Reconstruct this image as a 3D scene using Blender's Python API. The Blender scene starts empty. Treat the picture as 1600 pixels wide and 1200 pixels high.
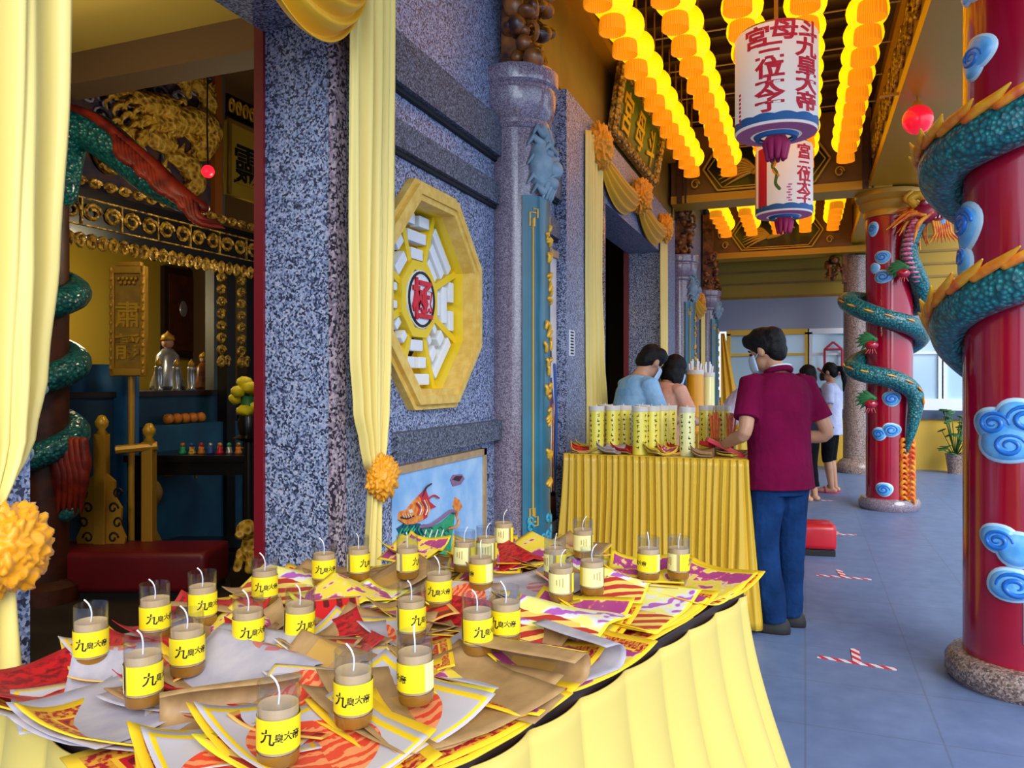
import bpy, bmesh, math, random
from mathutils import Vector, Matrix, noise

SC = bpy.context.scene
COL = SC.collection
R = math.radians
PI = math.pi
TH = R(20.9)
CS, SN = math.cos(TH), math.sin(TH)
CAM_H = 1.40

def hx(h, a=1.0):
    h = h.lstrip('#')
    v = [int(h[i:i+2], 16)/255 for i in (0, 2, 4)]
    return tuple((x/12.92 if x <= .04045 else ((x+.055)/1.055)**2.4) for x in v) + (a,)

# ------------------------------------------------------------------ camera
cam_d = bpy.data.cameras.new('camera')
cam_d.sensor_width = 36
cam_d.lens = 27
cam_d.shift_y = -5/1600
cam_d.clip_start = .05
cam_d.clip_end = 200
cam = bpy.data.objects.new('camera', cam_d)
COL.objects.link(cam)
cam.location = (0, 0, CAM_H)
cam.rotation_euler = (R(90), 0, TH)
SC.camera = cam

# ------------------------------------------------------------------ light
SC.view_settings.view_transform = 'Standard'
SC.view_settings.look = 'None'
SC.view_settings.exposure = 0.55
SC.view_settings.gamma = 1.0
SC.view_settings.use_curve_mapping = False
wd = bpy.data.worlds.new('daylight')
SC.world = wd
wd.use_nodes = True
bg = wd.node_tree.nodes['Background']
bg.inputs[0].default_value = (.62, .78, 1.0, 1)
bg.inputs[1].default_value = 1.5

def light(name, kind, loc, energy, color=(1, 1, 1), size=.3, rot=None, angle=None, sy=None):
    d = bpy.data.lights.new(name, kind)
    d.energy = energy
    d.color = color
    if kind == 'AREA':
        d.size = size
        if sy:
            d.shape = 'RECTANGLE'; d.size_y = sy
    elif kind == 'POINT':
        d.shadow_soft_size = size
    elif kind == 'SUN':
        d.angle = angle
    o = bpy.data.objects.new(name, d)
    COL.objects.link(o)
    o.location = loc
    if rot: o.rotation_euler = rot
    return o

# bright hazy sun from the open side, behind the camera
light('sun', 'SUN', (6, -6, 8), 1.9, (1, .97, .9), angle=R(35), rot=(R(58), 0, R(38)))
# daylight of the open forecourt behind and beside the photographer
light('forecourt_daylight', 'AREA', (2.2, -4.5, 3.4), 70, (.9, .95, 1), 4.0, (R(70), 0, R(20)), sy=3.0)
# lamps inside the hall
light('hall_lamp', 'POINT', (-3.2, 2.0, 2.65), 26, (1, .88, .55), .15)
light('altar_lamp', 'POINT', (-5.7, 4.9, 2.1), 18, (1, .85, .5), .1)
light('canopy_lamp', 'POINT', (-3.5, 4.4, 2.5), 15, (1, .85, .55), .1)

try:
    SC.cycles.use_denoising = True
    SC.cycles.max_bounces = 7
    SC.cycles.diffuse_bounces = 3
    SC.cycles.transparent_max_bounces = 10
    SC.cycles.caustics_reflective = False
    SC.cycles.caustics_refractive = False
    SC.cycles.sample_clamp_indirect = 4
except Exception:
    pass

# ------------------------------------------------------------------ picture helpers: a pixel's ray meets a real plane
def ray(px, py):
    a, b = (px-800)/1200, (595-py)/1200
    return Vector((a*CS - SN, a*SN + CS, b))
def onz(px, py, z):
    d = ray(px, py); t = (z-CAM_H)/d.z
    return Vector((0, 0, CAM_H)) + d*t
def onx(px, py, x):
    d = ray(px, py); return Vector((0, 0, CAM_H)) + d*(x/d.x)
def ony(px, py, y):
    d = ray(px, py); return Vector((0, 0, CAM_H)) + d*(y/d.y)
def ond(px, py, depth):
    return Vector((0, 0, CAM_H)) + ray(px, py)*depth
RGT = Vector((CS, SN, 0)); FWD = Vector((-SN, CS, 0)); UP = Vector((0, 0, 1))

# ------------------------------------------------------------------ objects
MW = {}
def thing(name, label, cat, loc=(0, 0, 0), rz=0, group=None):
    o = bpy.data.objects.new(name, None)
    COL.objects.link(o)
    o.empty_display_size = .1
    o.location = loc
    o.rotation_euler = (0, 0, rz)
    o['label'] = label; o['category'] = cat
    if group: o['group'] = group
    MW[o.name] = Matrix.Translation(loc) @ Matrix.Rotation(rz, 4, 'Z')
    return o
def tag(o, label, cat, group=None, kind=None):
    o['label'] = label; o['category'] = cat
    if group: o['group'] = group
    if kind: o['kind'] = kind
    return o
def obj(name, bm, mats=None, parent=None, smooth=False, world=False, label=None):
    """link a bmesh as ONE mesh object; world=True: bm is in world space, parent is a thing"""
    if world and parent is not None:
        bm.transform(MW[parent.name].inverted())
    me = bpy.data.meshes.new(name)
    bmesh.ops.recalc_face_normals(bm, faces=bm.faces)
    bm.to_mesh(me); bm.free()
    if mats is not None:
        for m in (mats if isinstance(mats, (list, tuple)) else [mats]):
            me.materials.append(m)
    if smooth:
        me.polygons.foreach_set('use_smooth', [True]*len(me.polygons))
        if smooth != True:
            me.set_sharp_from_angle(angle=R(smooth))
    o = bpy.data.objects.new(name, me)
    COL.objects.link(o)
    if parent is not None:
        o.parent = parent
        if parent.name in MW: MW[o.name] = MW[parent.name]
    if label: o['label'] = label
    return o
def struct(name, bm, m, smooth=False):
    o = obj(name, bm, m, None, smooth); o['kind'] = 'structure'
    return o
def dup(root, loc=None, rz=None, label=None):
    r = root.copy(); COL.objects.link(r)
    if loc is not None: r.location = loc
    if rz is not None: r.rotation_euler = (0, 0, rz)
    if label: r['label'] = label
    for ch in list(root.children):
        c = ch.copy(); COL.objects.link(c); c.parent = r
        for g in list(ch.children):
            d = g.copy(); COL.objects.link(d); d.parent = c
    return r
def BM(): return bmesh.new()

# ------------------------------------------------------------------ shapes
def setmi(faces, mi):
    for f in faces: f.material_index = mi
def box(bm, c, s, rz=0, mi=0, bev=0, M=None):
    T = Matrix.Translation(c) @ Matrix.Rotation(rz, 4, 'Z') @ Matrix.Diagonal((s[0], s[1], s[2], 1))
    if M is not None: T = M @ T
    r = bmesh.ops.create_cube(bm, size=1, matrix=T)
    fs = set(f for v in r['verts'] for f in v.link_faces)
    if bev:
        es = list(set(e for v in r['verts'] for e in v.link_edges))
        rb = bmesh.ops.bevel(bm, geom=es, offset=bev, segments=2, profile=.7, affect='EDGES')
        fs = set(f for f in rb['faces']) | set(f for f in fs if f.is_valid)
    setmi(fs, mi)
    return fs
def box2(bm, p, q, mi=0, bev=0):
    c = [(a+b)/2 for a, b in zip(p, q)]; s = [abs(b-a) for a, b in zip(p, q)]
    return box(bm, c, s, 0, mi, bev)
def ring_faces(bm, rings, closed=True, mi=0, cap0=False, cap1=False):
    n = len(rings[0])
    for a, b in zip(rings[:-1], rings[1:]):
        for i in range(n if closed else n-1):
            j = (i+1) % n
            try:
                f = bm.faces.new((a[i], a[j], b[j], b[i])); f.material_index = mi
            except ValueError: pass
    if cap0:
        try: f = bm.faces.new(rings[0]); f.material_index = mi
        except ValueError: pass
    if cap1:
        try: f = bm.faces.new(rings[-1]); f.material_index = mi
        except ValueError: pass
def lathe(bm, prof, c=(0, 0, 0), seg=32, mi=0, sx=1, sy=1, a0=0, a1=2*PI):
    full = abs(a1-a0) > 6.28
    rings = []
    for r, z in prof:
        rr = max(r, 1e-5)
        k = seg if full else seg+1
        rings.append([bm.verts.new((c[0]+rr*sx*math.cos(a0+(a1-a0)*i/seg), c[1]+rr*sy*math.sin(a0+(a1-a0)*i/seg), c[2]+z)) for i in range(k)])
    ring_faces(bm, rings, full, mi, full and prof[0][0] < 1e-4, full and prof[-1][0] < 1e-4)
def frames(pts):
    pts = [Vector(p) for p in pts]
    n = len(pts)
    T = []
    for i in range(n):
        d = pts[min(i+1, n-1)] - pts[max(i-1, 0)]
        T.append(d.normalized() if d.length > 1e-9 else Vector((0, 0, 1)))
    a = Vector((0, 0, 1)) if abs(T[0].z) < .9 else Vector((1, 0, 0))
    N = [(a - T[0]*a.dot(T[0])).normalized()]
    for i in range(1, n):
        v = N[-1] - T[i]*N[-1].dot(T[i])
        N.append(v.normalized() if v.length > 1e-6 else N[-1])
    return pts, T, N
def tube(bm, pts, rad, seg=10, mi=0, round_caps=False, flat=1.0):
    pts, T, N = frames(pts)
    n = len(pts)
    rr = [rad]*n if not isinstance(rad, (list, tuple)) else list(rad)
    P, RR, TT, NN = list(pts), rr, T, N
    if round_caps:
        pre, post = [], []
        for k in (0, 1):
            a = R(25 + 40*k)
        def cap(i, sgn):
            out = []
            for a in (80, 55, 28):
                out.append((pts[i] + T[i]*sgn*rr[i]*math.sin(R(a)), rr[i]*math.cos(R(a)), T[i], N[i]))
            return out
        seq = cap(0, -1) + [(pts[i], rr[i], T[i], N[i]) for i in range(n)] + cap(n-1, 1)[::-1]
    else:
        seq = [(pts[i], rr[i], T[i], N[i]) for i in range(n)]
    rings = []
    for p, r, t, nn in seq:
        b = t.cross(nn)
        r = max(r, 1e-5)
        rings.append([bm.verts.new(p + (nn*math.cos(2*PI*k/seg)*flat + b*math.sin(2*PI*k/seg))*r) for k in range(seg)])
    ring_faces(bm, rings, True, mi, True, True)
def ell(bm, c, r, seg=14, rings=9, mi=0, M=None):
    if not isinstance(r, (list, tuple)): r = (r, r, r)
    T = Matrix.Translation(c) @ (M if M is not None else Matrix.Identity(4)) @ Matrix.Diagonal((r[0], r[1], r[2], 1))
    q = bmesh.ops.create_uvsphere(bm, u_segments=seg, v_segments=rings, radius=1, matrix=T)
    setmi(set(f for v in q['verts'] for f in v.link_faces), mi)
def grid(bm, f, nu, nv, mi=0, uv=True, wrap=False):
    """f(u,v)->point for u,v in 0..1; face material index may be a function of (u,v)"""
    vs = [[bm.verts.new(f(i/nu, j/nv)) for i in range(nu if wrap else nu+1)] for j in range(nv+1)]
    lay = bm.loops.layers.uv.verify() if uv else None
    for j in range(nv):
        for i in range(nu):
            k = (i+1) % nu if wrap else i+1
            try: fc = bm.faces.new((vs[j][i], vs[j][k], vs[j+1][k], vs[j+1][i]))
            except ValueError: continue
            fc.material_index = mi((i+.5)/nu, (j+.5)/nv) if callable(mi) else mi
            if uv:
                for l, (a, b) in zip(fc.loops, ((i, j), (i+1, j), (i+1, j+1), (i, j+1))):
                    l[lay].uv = (a/nu, b/nv)
def prism(bm, poly, h0, h1, M=None, mi=0, mi_side=None):
    """polygon in local xy, extruded from z=h0 to h1, then M"""
    M = M if M is not None else Matrix.Identity(4)
    a = [bm.verts.new(M @ Vector((x, y, h0))) for x, y in poly]
    b = [bm.verts.new(M @ Vector((x, y, h1))) for x, y in poly]
    n = len(poly)
    try:
        f = bm.faces.new(a); f.material_index = mi
        f = bm.faces.new(b); f.material_index = mi
    except ValueError: pass
    for i in range(n):
        try:
            f = bm.faces.new((a[i], a[(i+1) % n], b[(i+1) % n], b[i])); f.material_index = mi if mi_side is None else mi_side
        except ValueError: pass
def plane_frame(origin, xdir, ydir):
    """matrix: local x->xdir, y->ydir, z->x cross y"""
    x = Vector(xdir).normalized(); y = Vector(ydir).normalized(); z = x.cross(y)
    m = Matrix((x, y, z)).transposed().to_4x4()
    m.translation = Vector(origin)
    return m
def smoothstep(a, b, x):
    t = max(0, min(1, (x-a)/(b-a))); return t*t*(3-2*t)
def catmull(pts, n=8):
    pts = [Vector(p) for p in pts]
    P = [pts[0]*2-pts[1]] + pts + [pts[-1]*2-pts[-2]]
    out = []
    for i in range(1, len(P)-2):
        p0, p1, p2, p3 = P[i-1:i+3]
        for k in range(n):
            t = k/n
            out.append(.5*((2*p1) + (p2-p0)*t + (2*p0-5*p1+4*p2-p3)*t*t + (3*p1-p0-3*p2+p3)*t**3))
    out.append(pts[-1])
    return out
def lerp_list(vals, n):
    out = []
    m = len(vals)-1
    for i in range(n):
        t = i/(n-1)*m; k = min(int(t), m-1); f = t-k
        out.append(vals[k]*(1-f)+vals[k+1]*f)
    return out
_txt = {}
def text_bm(s, size=1.0, depth=.0, bold=0.0, align='CENTER', vertical=False, sq=1.0):
    """the characters as mesh, centred, in local xy, raised depth along z"""
    body = '\n'.join(s) if vertical else s
    cu = bpy.data.curves.new('txt', 'FONT')
    cu.body = body; cu.size = size; cu.align_x = align; cu.align_y = 'CENTER'
    cu.extrude = depth; cu.offset = bold*size; cu.resolution_u = 3
    cu.space_line = .82 if vertical else 1
    o = bpy.data.objects.new('txt', cu); COL.objects.link(o)
    dg = bpy.context.evaluated_depsgraph_get(); dg.update()
    ev = o.evaluated_get(dg)
    me = ev.to_mesh()
    bm = BM(); bm.from_mesh(me)
    ev.to_mesh_clear()
    bpy.data.objects.remove(o); bpy.data.curves.remove(cu)
    if bm.verts:
        xs = [v.co.x for v in bm.verts]; ys = [v.co.y for v in bm.verts]
        cx, cy = (min(xs)+max(xs))/2, (min(ys)+max(ys))/2
        for v in bm.verts: v.co.x = (v.co.x-cx)*sq; v.co.y -= cy
    for f in bm.faces: f.material_index = 0
    return bm
def join(bm, other, M=None, mi=None):
    if M is not None: other.transform(M)
    me = bpy.data.meshes.new('tmp'); other.to_mesh(me); other.free()
    n0 = len(bm.faces)
    bm.from_mesh(me); bpy.data.meshes.remove(me)
    bm.faces.ensure_lookup_table()
    if mi is not None:
        for f in bm.faces[n0:]: f.material_index = mi

# ------------------------------------------------------------------ materials
class X:
    """a socket or number inside a node tree, with arithmetic"""
    nt = None
    def __init__(s, v): s.v = v
    def _m(s, op, *o):
        n = X.nt.nodes.new('ShaderNodeMath'); n.operation = op
        for i, a in enumerate((s,)+o):
            a = a.v if isinstance(a, X) else a
            if isinstance(a, (int, float)): n.inputs[i].default_value = a
            else: X.nt.links.new(a, n.inputs[i])
        return X(n.outputs[0])
    def __add__(s, o): return s._m('ADD', o)
    __radd__ = __add__
    def __sub__(s, o): return s._m('SUBTRACT', o)
    def __rsub__(s, o): return X(o)._m('SUBTRACT', s)
    def __mul__(s, o): return s._m('MULTIPLY', o)
    __rmul__ = __mul__
    def __truediv__(s, o): return s._m('DIVIDE', o)
    def gt(s, o): return s._m('GREATER_THAN', o)
    def lt(s, o): return s._m('LESS_THAN', o)
    def max(s, o): return s._m('MAXIMUM', o)
    def min(s, o): return s._m('MINIMUM', o)
    def abs(s): return s._m('ABSOLUTE')
    def sin(s): return s._m('SINE')
    def sqrt(s): return s._m('SQRT')
    def frac(s): return s._m('FRACT')
    def atan2(s, o): return s._m('ARCTAN2', o)
def mixc(fac, a, b):
    n = X.nt.nodes.new('ShaderNodeMix'); n.data_type = 'RGBA'
    for sock, val in ((n.inputs[0], fac), (n.inputs[6], a), (n.inputs[7], b)):
        val = val.v if isinstance(val, X) else val
        if isinstance(val, bpy.types.NodeSocket): X.nt.links.new(val, sock)
        elif isinstance(val, (int, float)): sock.default_value = val
        else: sock.default_value = hx(val) if isinstance(val, str) else val
    return n.outputs[2]
def coords(kind='Object'):
    return X.nt.nodes.new('ShaderNodeTexCoord').outputs[kind]
def sep(sock):
    n = X.nt.nodes.new('ShaderNodeSeparateXYZ'); X.nt.links.new(sock, n.inputs[0])
    return X(n.outputs[0]), X(n.outputs[1]), X(n.outputs[2])
def noise_n(co, scale, detail=3, rough=.55, color=False):
    n = X.nt.nodes.new('ShaderNodeTexNoise')
    X.nt.links.new(co, n.inputs['Vector']); n.inputs['Scale'].default_value = scale
    n.inputs['Detail'].default_value = detail; n.inputs['Roughness'].default_value = rough
    return n.outputs['Color'] if color else X(n.outputs[0])
def voro(co, scale, out='Color', feature='F1'):
    n = X.nt.nodes.new('ShaderNodeTexVoronoi'); n.feature = feature
    X.nt.links.new(co, n.inputs['Vector']); n.inputs['Scale'].default_value = scale
    return n.outputs[out]
def ramp(fac, stops, const=False):
    n = X.nt.nodes.new('ShaderNodeValToRGB')
    cr = n.color_ramp
    if const: cr.interpolation = 'CONSTANT'
    while len(cr.elements) < len(stops): cr.elements.new(.5)
    for e, (p, c) in zip(cr.elements, stops):
        e.position = p; e.color = hx(c) if isinstance(c, str) else c
    X.nt.links.new(fac.v if isinstance(fac, X) else fac, n.inputs[0])
    return n.outputs[0]
def mat(name, color=None, rough=.5, metal=0, fn=None, emit=None, estr=0, bump=None, coat=0, sheen=0, spec=.5, trans=0):
    """fn() runs inside the node tree and returns a colour socket; bump=(fn->height, strength, distance)"""
    m = bpy.data.materials.new(name); m.use_nodes = True
    nt = m.node_tree; X.nt = nt
    b = nt.nodes['Principled BSDF']
    b.inputs['Roughness'].default_value = rough
    b.inputs['Metallic'].default_value = metal
    b.inputs['Coat Weight'].default_value = coat
    b.inputs['Coat Roughness'].default_value = .1
    b.inputs['Specular IOR Level'].default_value = spec
    if sheen:
        b.inputs['Sheen Weight'].default_value = sheen
        b.inputs['Sheen Roughness'].default_value = .4
    if color is not None: b.inputs['Base Color'].default_value = hx(color) if isinstance(color, str) else color
    if fn is not None:
        nt.links.new(fn(), b.inputs['Base Color'])
    if emit is not None:
        b.inputs['Emission Color'].default_value = hx(emit); b.inputs['Emission Strength'].default_value = estr
    if bump is not None:
        h, st, di = bump
        hs = h()
        n = nt.nodes.new('ShaderNodeBump'); n.inputs['Strength'].default_value = st; n.inputs['Distance'].default_value = di
        nt.links.new(hs.v if isinstance(hs, X) else hs, n.inputs['Height'])
        nt.links.new(n.outputs[0], b.inputs['Normal'])
    return m
def vary(c1, c2, scale=6, detail=3, kind='Object', lo=.35, hi=.65):
    return lambda: ramp(noise_n(coords(kind), scale, detail), [(lo, c1), (hi, c2)])
def granite(name, stops, scale, rough=.25, coat=0.2):
    def f():
        co = coords('Object')
        v = voro(co, scale)
        r_, g_, b_ = sep(v)
        n = noise_n(co, scale*.35, 2)
        k = r_*.8 + n*.4 - .1
        return ramp(k, stops, True)
    return mat(name, rough=rough, fn=f, coat=coat)
def glassy(name, tint='#ffffff', gloss=.1, rough=.05):
    m = bpy.data.materials.new(name); m.use_nodes = True
    nt = m.node_tree; nt.nodes.clear()
    o = nt.nodes.new('ShaderNodeOutputMaterial'); mx = nt.nodes.new('ShaderNodeMixShader')
    t = nt.nodes.new('ShaderNodeBsdfTransparent'); g = nt.nodes.new('ShaderNodeBsdfGlossy')
    t.inputs[0].default_value = hx(tint); g.inputs['Roughness'].default_value = rough
    fr = nt.nodes.new('ShaderNodeLayerWeight'); fr.inputs[0].default_value = .25
    ad = nt.nodes.new('ShaderNodeMath'); ad.operation = 'MULTIPLY_ADD'; ad.inputs[1].default_value = .28; ad.inputs[2].default_value = gloss
    nt.links.new(fr.outputs[1], ad.inputs[0]); nt.links.new(ad.outputs[0], mx.inputs[0])
    nt.links.new(t.outputs[0], mx.inputs[1]); nt.links.new(g.outputs[0], mx.inputs[2]); nt.links.new(mx.outputs[0], o.inputs[0])
    return m

M = {}
M['granite'] = granite('grey_granite', [(0, '#2a3048'), (.3, '#525d7e'), (.43, '#8290b4'), (.62, '#a2aecc'), (.82, '#bcbcd0')], 150, .42, .05)
M['granite_dark'] = granite('dark_granite', [(0, '#2c323e'), (.36, '#4c5466'), (.55, '#5f6678'), (.72, '#7f8494')], 160, .6, 0)
M['granite_pink'] = granite('pink_granite', [(0, '#64566a'), (.34, '#7d6c7e'), (.52, '#94848f'), (.74, '#a5979f')], 230, .16, .6)
M['granite_brown'] = granite('brown_granite', [(0, '#5a4a46'), (.34, '#80685f'), (.52, '#977d72'), (.74, '#b09a8e')], 130, .35, .2)
M['moulding_shadow'] = mat('moulding_shadow', '#14161c', .7)
M['door_red'] = mat('door_red_paint', '#7a1020', .45)
M['gold'] = mat('gold_paint', '#cc9630', .38, .2, bump=(lambda: noise_n(coords(), 40, 2), .2, .01))
M['gold_bright'] = mat('bright_gold_paint', '#e0a92e', .35, .15)
M['gold_carved'] = mat('carved_gold', rough=.4, metal=.3, fn=vary('#5a3608', '#e0b040', 26, 2), bump=(lambda: noise_n(coords(), 22, 2), .9, .03))
M['gold_dull'] = mat('dull_gold_wall', rough=.5, fn=vary('#80601c', '#967224', 3, 2))
M['wood_carved'] = mat('carved_wood', rough=.38, fn=vary('#3a1606', '#a5601c', 9, 2), coat=.3)
M['wood_dark'] = mat('dark_wood', rough=.5, fn=vary('#1c0c06', '#2e160a', 8, 3))
M['wood_red'] = mat('red_brown_wood', rough=.5, fn=vary('#3c1608', '#5a2610', 10, 3))
M['black_lacquer'] = mat('black_lacquer', '#0c0908', .3, coat=.3)
M['satin'] = mat('yellow_satin', '#ecd47c', .4, sheen=.15, spec=.35)
M['satin_deep'] = mat('deep_yellow_satin', '#eaae1c', .4, sheen=.1, spec=.4)
M['rosette'] = mat('orange_yellow_satin', '#f0a01c', .4, sheen=.2, spec=.4)
M['white_paint'] = mat('white_paint', '#e6ebf2', .4)
M['octagon_yellow'] = mat('yellow_window_paint', '#f0cc24', .4)
M['octagon_frame'] = mat('ochre_window_frame', rough=.5, fn=vary('#dfb04a', '#ecc666', 20, 2))
M['red_ink'] = mat('red_lettering', '#d01a30', .5)
M['black_ink'] = mat('black_lettering', '#0e0d10', .6)
M['black'] = mat('black_matte', '#0a0a0c', .6)
# ================================================================== SETTING
WX = -1.5           # corridor face of the temple wall
def tile_floor():
    co = coords('Object')
    x, y, z = sep(co)
    gx = ((x*2.0).frac()-.5).abs().gt(.492); gy = ((y*2.0+.3).frac()-.5).abs().gt(.492)
    n = noise_n(co, 9, 5); n2 = noise_n(co, 1.6, 2)
    base = ramp(n*.6+n2*.4, [(.3, '#5c7198'), (.7, '#7488b0')])
    return mixc(gx.max(gy)*.45, base, '#5a6070')
M['floor'] = mat('grey_tile_floor', rough=.42, fn=tile_floor, spec=.4)
bm = BM(); box2(bm, (-1.8, -6, -.1), (16, 14.2, 0)); struct('floor', bm, M['floor'])
M['hall_floor'] = mat('hall_tile_floor', rough=.5, fn=vary('#2c2520', '#3a322a', 5, 3))
bm = BM(); box2(bm, (-8, -3, -.1), (-1.8, 14.2, 0)); struct('floor_hall', bm, M['hall_floor'])

def wall_seg(name, y0, y1, z0, z1, x1=WX, m='granite', depth=.3):
    bm = BM(); box2(bm, (-1.8, y0, z0), (x1, y1, z1)); return struct(name, bm, M[m])
wall_seg('wall_left_near', -1.2, 1.13, 0, 2.64)
wall_seg('wall_left_lintel', -1.2, 2.62, 2.64, 4.6, WX)
wall_seg('wall_left_jamb', 2.24, 2.62, 0, 2.64)
# octagon hole: the bay wall is built around it
OC = Vector((WX-.03, 3.0, 1.756)); OA = .477
def oct_pts(a):
    k = a*math.tan(PI/8)
    return [(a, -k), (a, k), (k, a), (-k, a), (-a, k), (-a, -k), (-k, -a), (k, -a)]
bm = BM()
inner = oct_pts(OA-.03)
Y0, Y1, Z0, Z1 = 2.62-OC.y, 4.85-OC.y, -OC.z, 4.6-OC.z
outer = [(Y1, inner[0][1]), (Y1, inner[1][1]), (inner[2][0], Z1), (inner[3][0], Z1), (Y0, inner[4][1]), (Y0, inner[5][1]), (inner[6][0], Z0), (inner[7][0], Z0)]
for xx in (OC.x, -1.8):
    iv = [bm.verts.new((xx, OC.y+a, OC.z+b)) for a, b in inner]
    ov = [bm.verts.new((xx, OC.y+a, OC.z+b)) for a, b in outer]
    cv = {1: bm.verts.new((xx, OC.y+Y1, OC.z+Z1)), 3: bm.verts.new((xx, OC.y+Y0, OC.z+Z1)), 5: bm.verts.new((xx, OC.y+Y0, OC.z+Z0)), 7: bm.verts.new((xx, OC.y+Y1, OC.z+Z0))}
    for i in range(8):
        j = (i+1) % 8
        if i in cv: bm.faces.new((iv[i], ov[i], cv[i], ov[j], iv[j]))
        else: bm.faces.new((iv[i], ov[i], ov[j], iv[j]))
struct('wall_left_bay', bm, M['granite'])
# bands along the bay wall (two mouldings, a ledge), broken where the column stands in front
def band(name, y0, y1, z0, z1, out, m='granite_dark', shadow=True):
    bm = BM()
    box2(bm, (OC.x, y0, z0), (OC.x+out, y1, z1), 0)
    if shadow: box2(bm, (OC.x, y0, z0-.018), (OC.x+out*.45, y1, z0), 1)  # black strip stands in for the shadow line under the moulding
    return struct(name, bm, [M[m], M['moulding_shadow']])
band('trim_1', 2.62, 4.8, 2.57, 2.765, .05)
band('trim_2', 2.62, 4.8, 2.32, 2.43, .04)
band('trim_3', 2.62, 4.0, 1.095, 1.195, .055, shadow=False)
# frame of the main door (bay two), standing proud of the wall
wall_seg('wall_left_door_frame', 4.79, 5.8, 0, 3.3, WX+.05)
wall_seg('wall_left_door_frame_far', 8.25, 9.25, 0, 3.3, WX+.05)
wall_seg('wall_left_door_lintel', 5.8, 8.25, 2.78, 3.3, WX+.05)
wall_seg('wall_left_frieze', 4.85, 9.25, 3.3, 4.6, WX, 'gold_dull')
wall_seg('wall_left_far', 9.25, 10.6, 0, 4.6, WX-.03)
wall_seg('wall_left_far_lintel', 10.6, 11.7, 2.75, 4.6, WX-.03)
wall_seg('wall_left_end', 11.7, 14.0, 0, 4.6, WX-.03)
bm = BM(); box2(bm, (WX-.001, 4.02, 3.3), (WX+.012, 4.85, 4.2)); struct('trim_4', bm, M['gold_dull'])
# red door posts inside the openings
bm = BM(); box2(bm, (-1.835, 2.228, 0), (-1.795, 2.27, 2.68)); struct('trim_5', bm, M['door_red'])
bm = BM(); box2(bm, (-1.84, 8.21, 0), (-1.79, 8.27, 2.8)); struct('trim_6', bm, M['door_red'])
# granite edge strip on the jamb's corner
M['granite_mauve'] = granite('mauve_granite', [(0, '#35303c'), (.36, '#75687a'), (.5, '#9a8a98'), (.74, '#b8a8b0')], 110)
for k, (y, x, z1) in enumerate(((2.26, WX, 2.64), (5.77, WX+.05, 2.9))):
    bm = BM(); box2(bm, (x-.02, y-.035, 0), (x+.008, y+.03, z1)); struct('trim_%d' % (7+k), bm, M['granite_mauve'])

# hall behind the wall: ceiling, back wall, beam
M['hall_ceiling'] = mat('olive_ceiling', rough=.7, fn=vary('#c4a64c', '#d0b054', 1.2, 2))
M['hall_beam'] = mat('brown_beam', '#5c4226', .8)
M['hall_yellow'] = mat('yellow_hall_wall', '#c09c2c', .65)
bm = BM(); box2(bm, (-8, -3, 3.3), (-1.8, 3.25, 3.4)); struct('ceiling_hall', bm, M['hall_ceiling'])
bm = BM(); box2(bm, (-8, 3.25, 4.4), (-1.8, 14, 4.5)); struct('ceiling_hall_inner', bm, M['hall_beam'])
bm = BM(); box2(bm, (-8, 3.25, 3.12), (-1.8, 3.45, 4.4)); struct('ceiling_hall_beam', bm, M['hall_beam'])
bm = BM(); box2(bm, (-8.1, -3, 0), (-6.6, 14, 4.4)); struct('wall_hall_back', bm, M['hall_yellow'])
bm = BM(); box2(bm, (-8, 13.9, 0), (-1.8, 14.1, 4.4)); struct('wall_hall_end', bm, M['hall_beam'])
bm = BM(); box2(bm, (-8, -3.1, 0), (-1.8, -3, 3.4)); struct('wall_hall_near', bm, M['hall_beam'])

bm = BM(); box2(bm, (-3.5, 6.3, 0), (-3.4, 13.9, 4.4)); struct('wall_hall_darkener', bm, M['wood_dark'])  # dark wall added to make the view through the main door dark
bm = BM(); box2(bm, (-6.6, 6.9, 0), (-3.5, 7.0, 4.4)); struct('wall_hall_side', bm, M['hall_beam'])
# ------------------------------------------------------------------ corridor ceiling
M['ceil_dark'] = mat('dark_brown_ceiling', rough=.6, fn=vary('#2a1206', '#3e1c0a', 5, 3))
M['beam_brown'] = mat('gold_brown_beam', rough=.45, fn=vary('#7a4c10', '#8e5c18', 4, 2))
M['beam_gold'] = mat('yellow_gold_edge', '#cf981c', .4, .2)
bm = BM()
box2(bm, (-1.5, -.8, 4.35), (1.2, 13.6, 4.45))
k = 0
y = 3.0
while y < 12.4:
    box2(bm, (-1.4, y, 4.27), (.5, y+.05, 4.35), 0); y += .36
struct('ceiling', bm, M['ceil_dark'])
M['eave'] = mat('grey_beige_eave', '#8f8676', .8)
bm = BM(); box2(bm, (1.2, -.8, 4.3), (2.6, 13.6, 4.45)); struct('ceiling_eave', bm, M['eave'])
# rail along the temple wall
bm = BM()
box2(bm, (-1.5, 2.9, 3.93), (-1.40, 9.0, 4.0), 1)
box2(bm, (-1.5, 2.9, 4.0), (-1.44, 9.0, 4.35), 0)
struct('trim_9', bm, [M['beam_brown'], M['beam_gold']])
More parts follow.
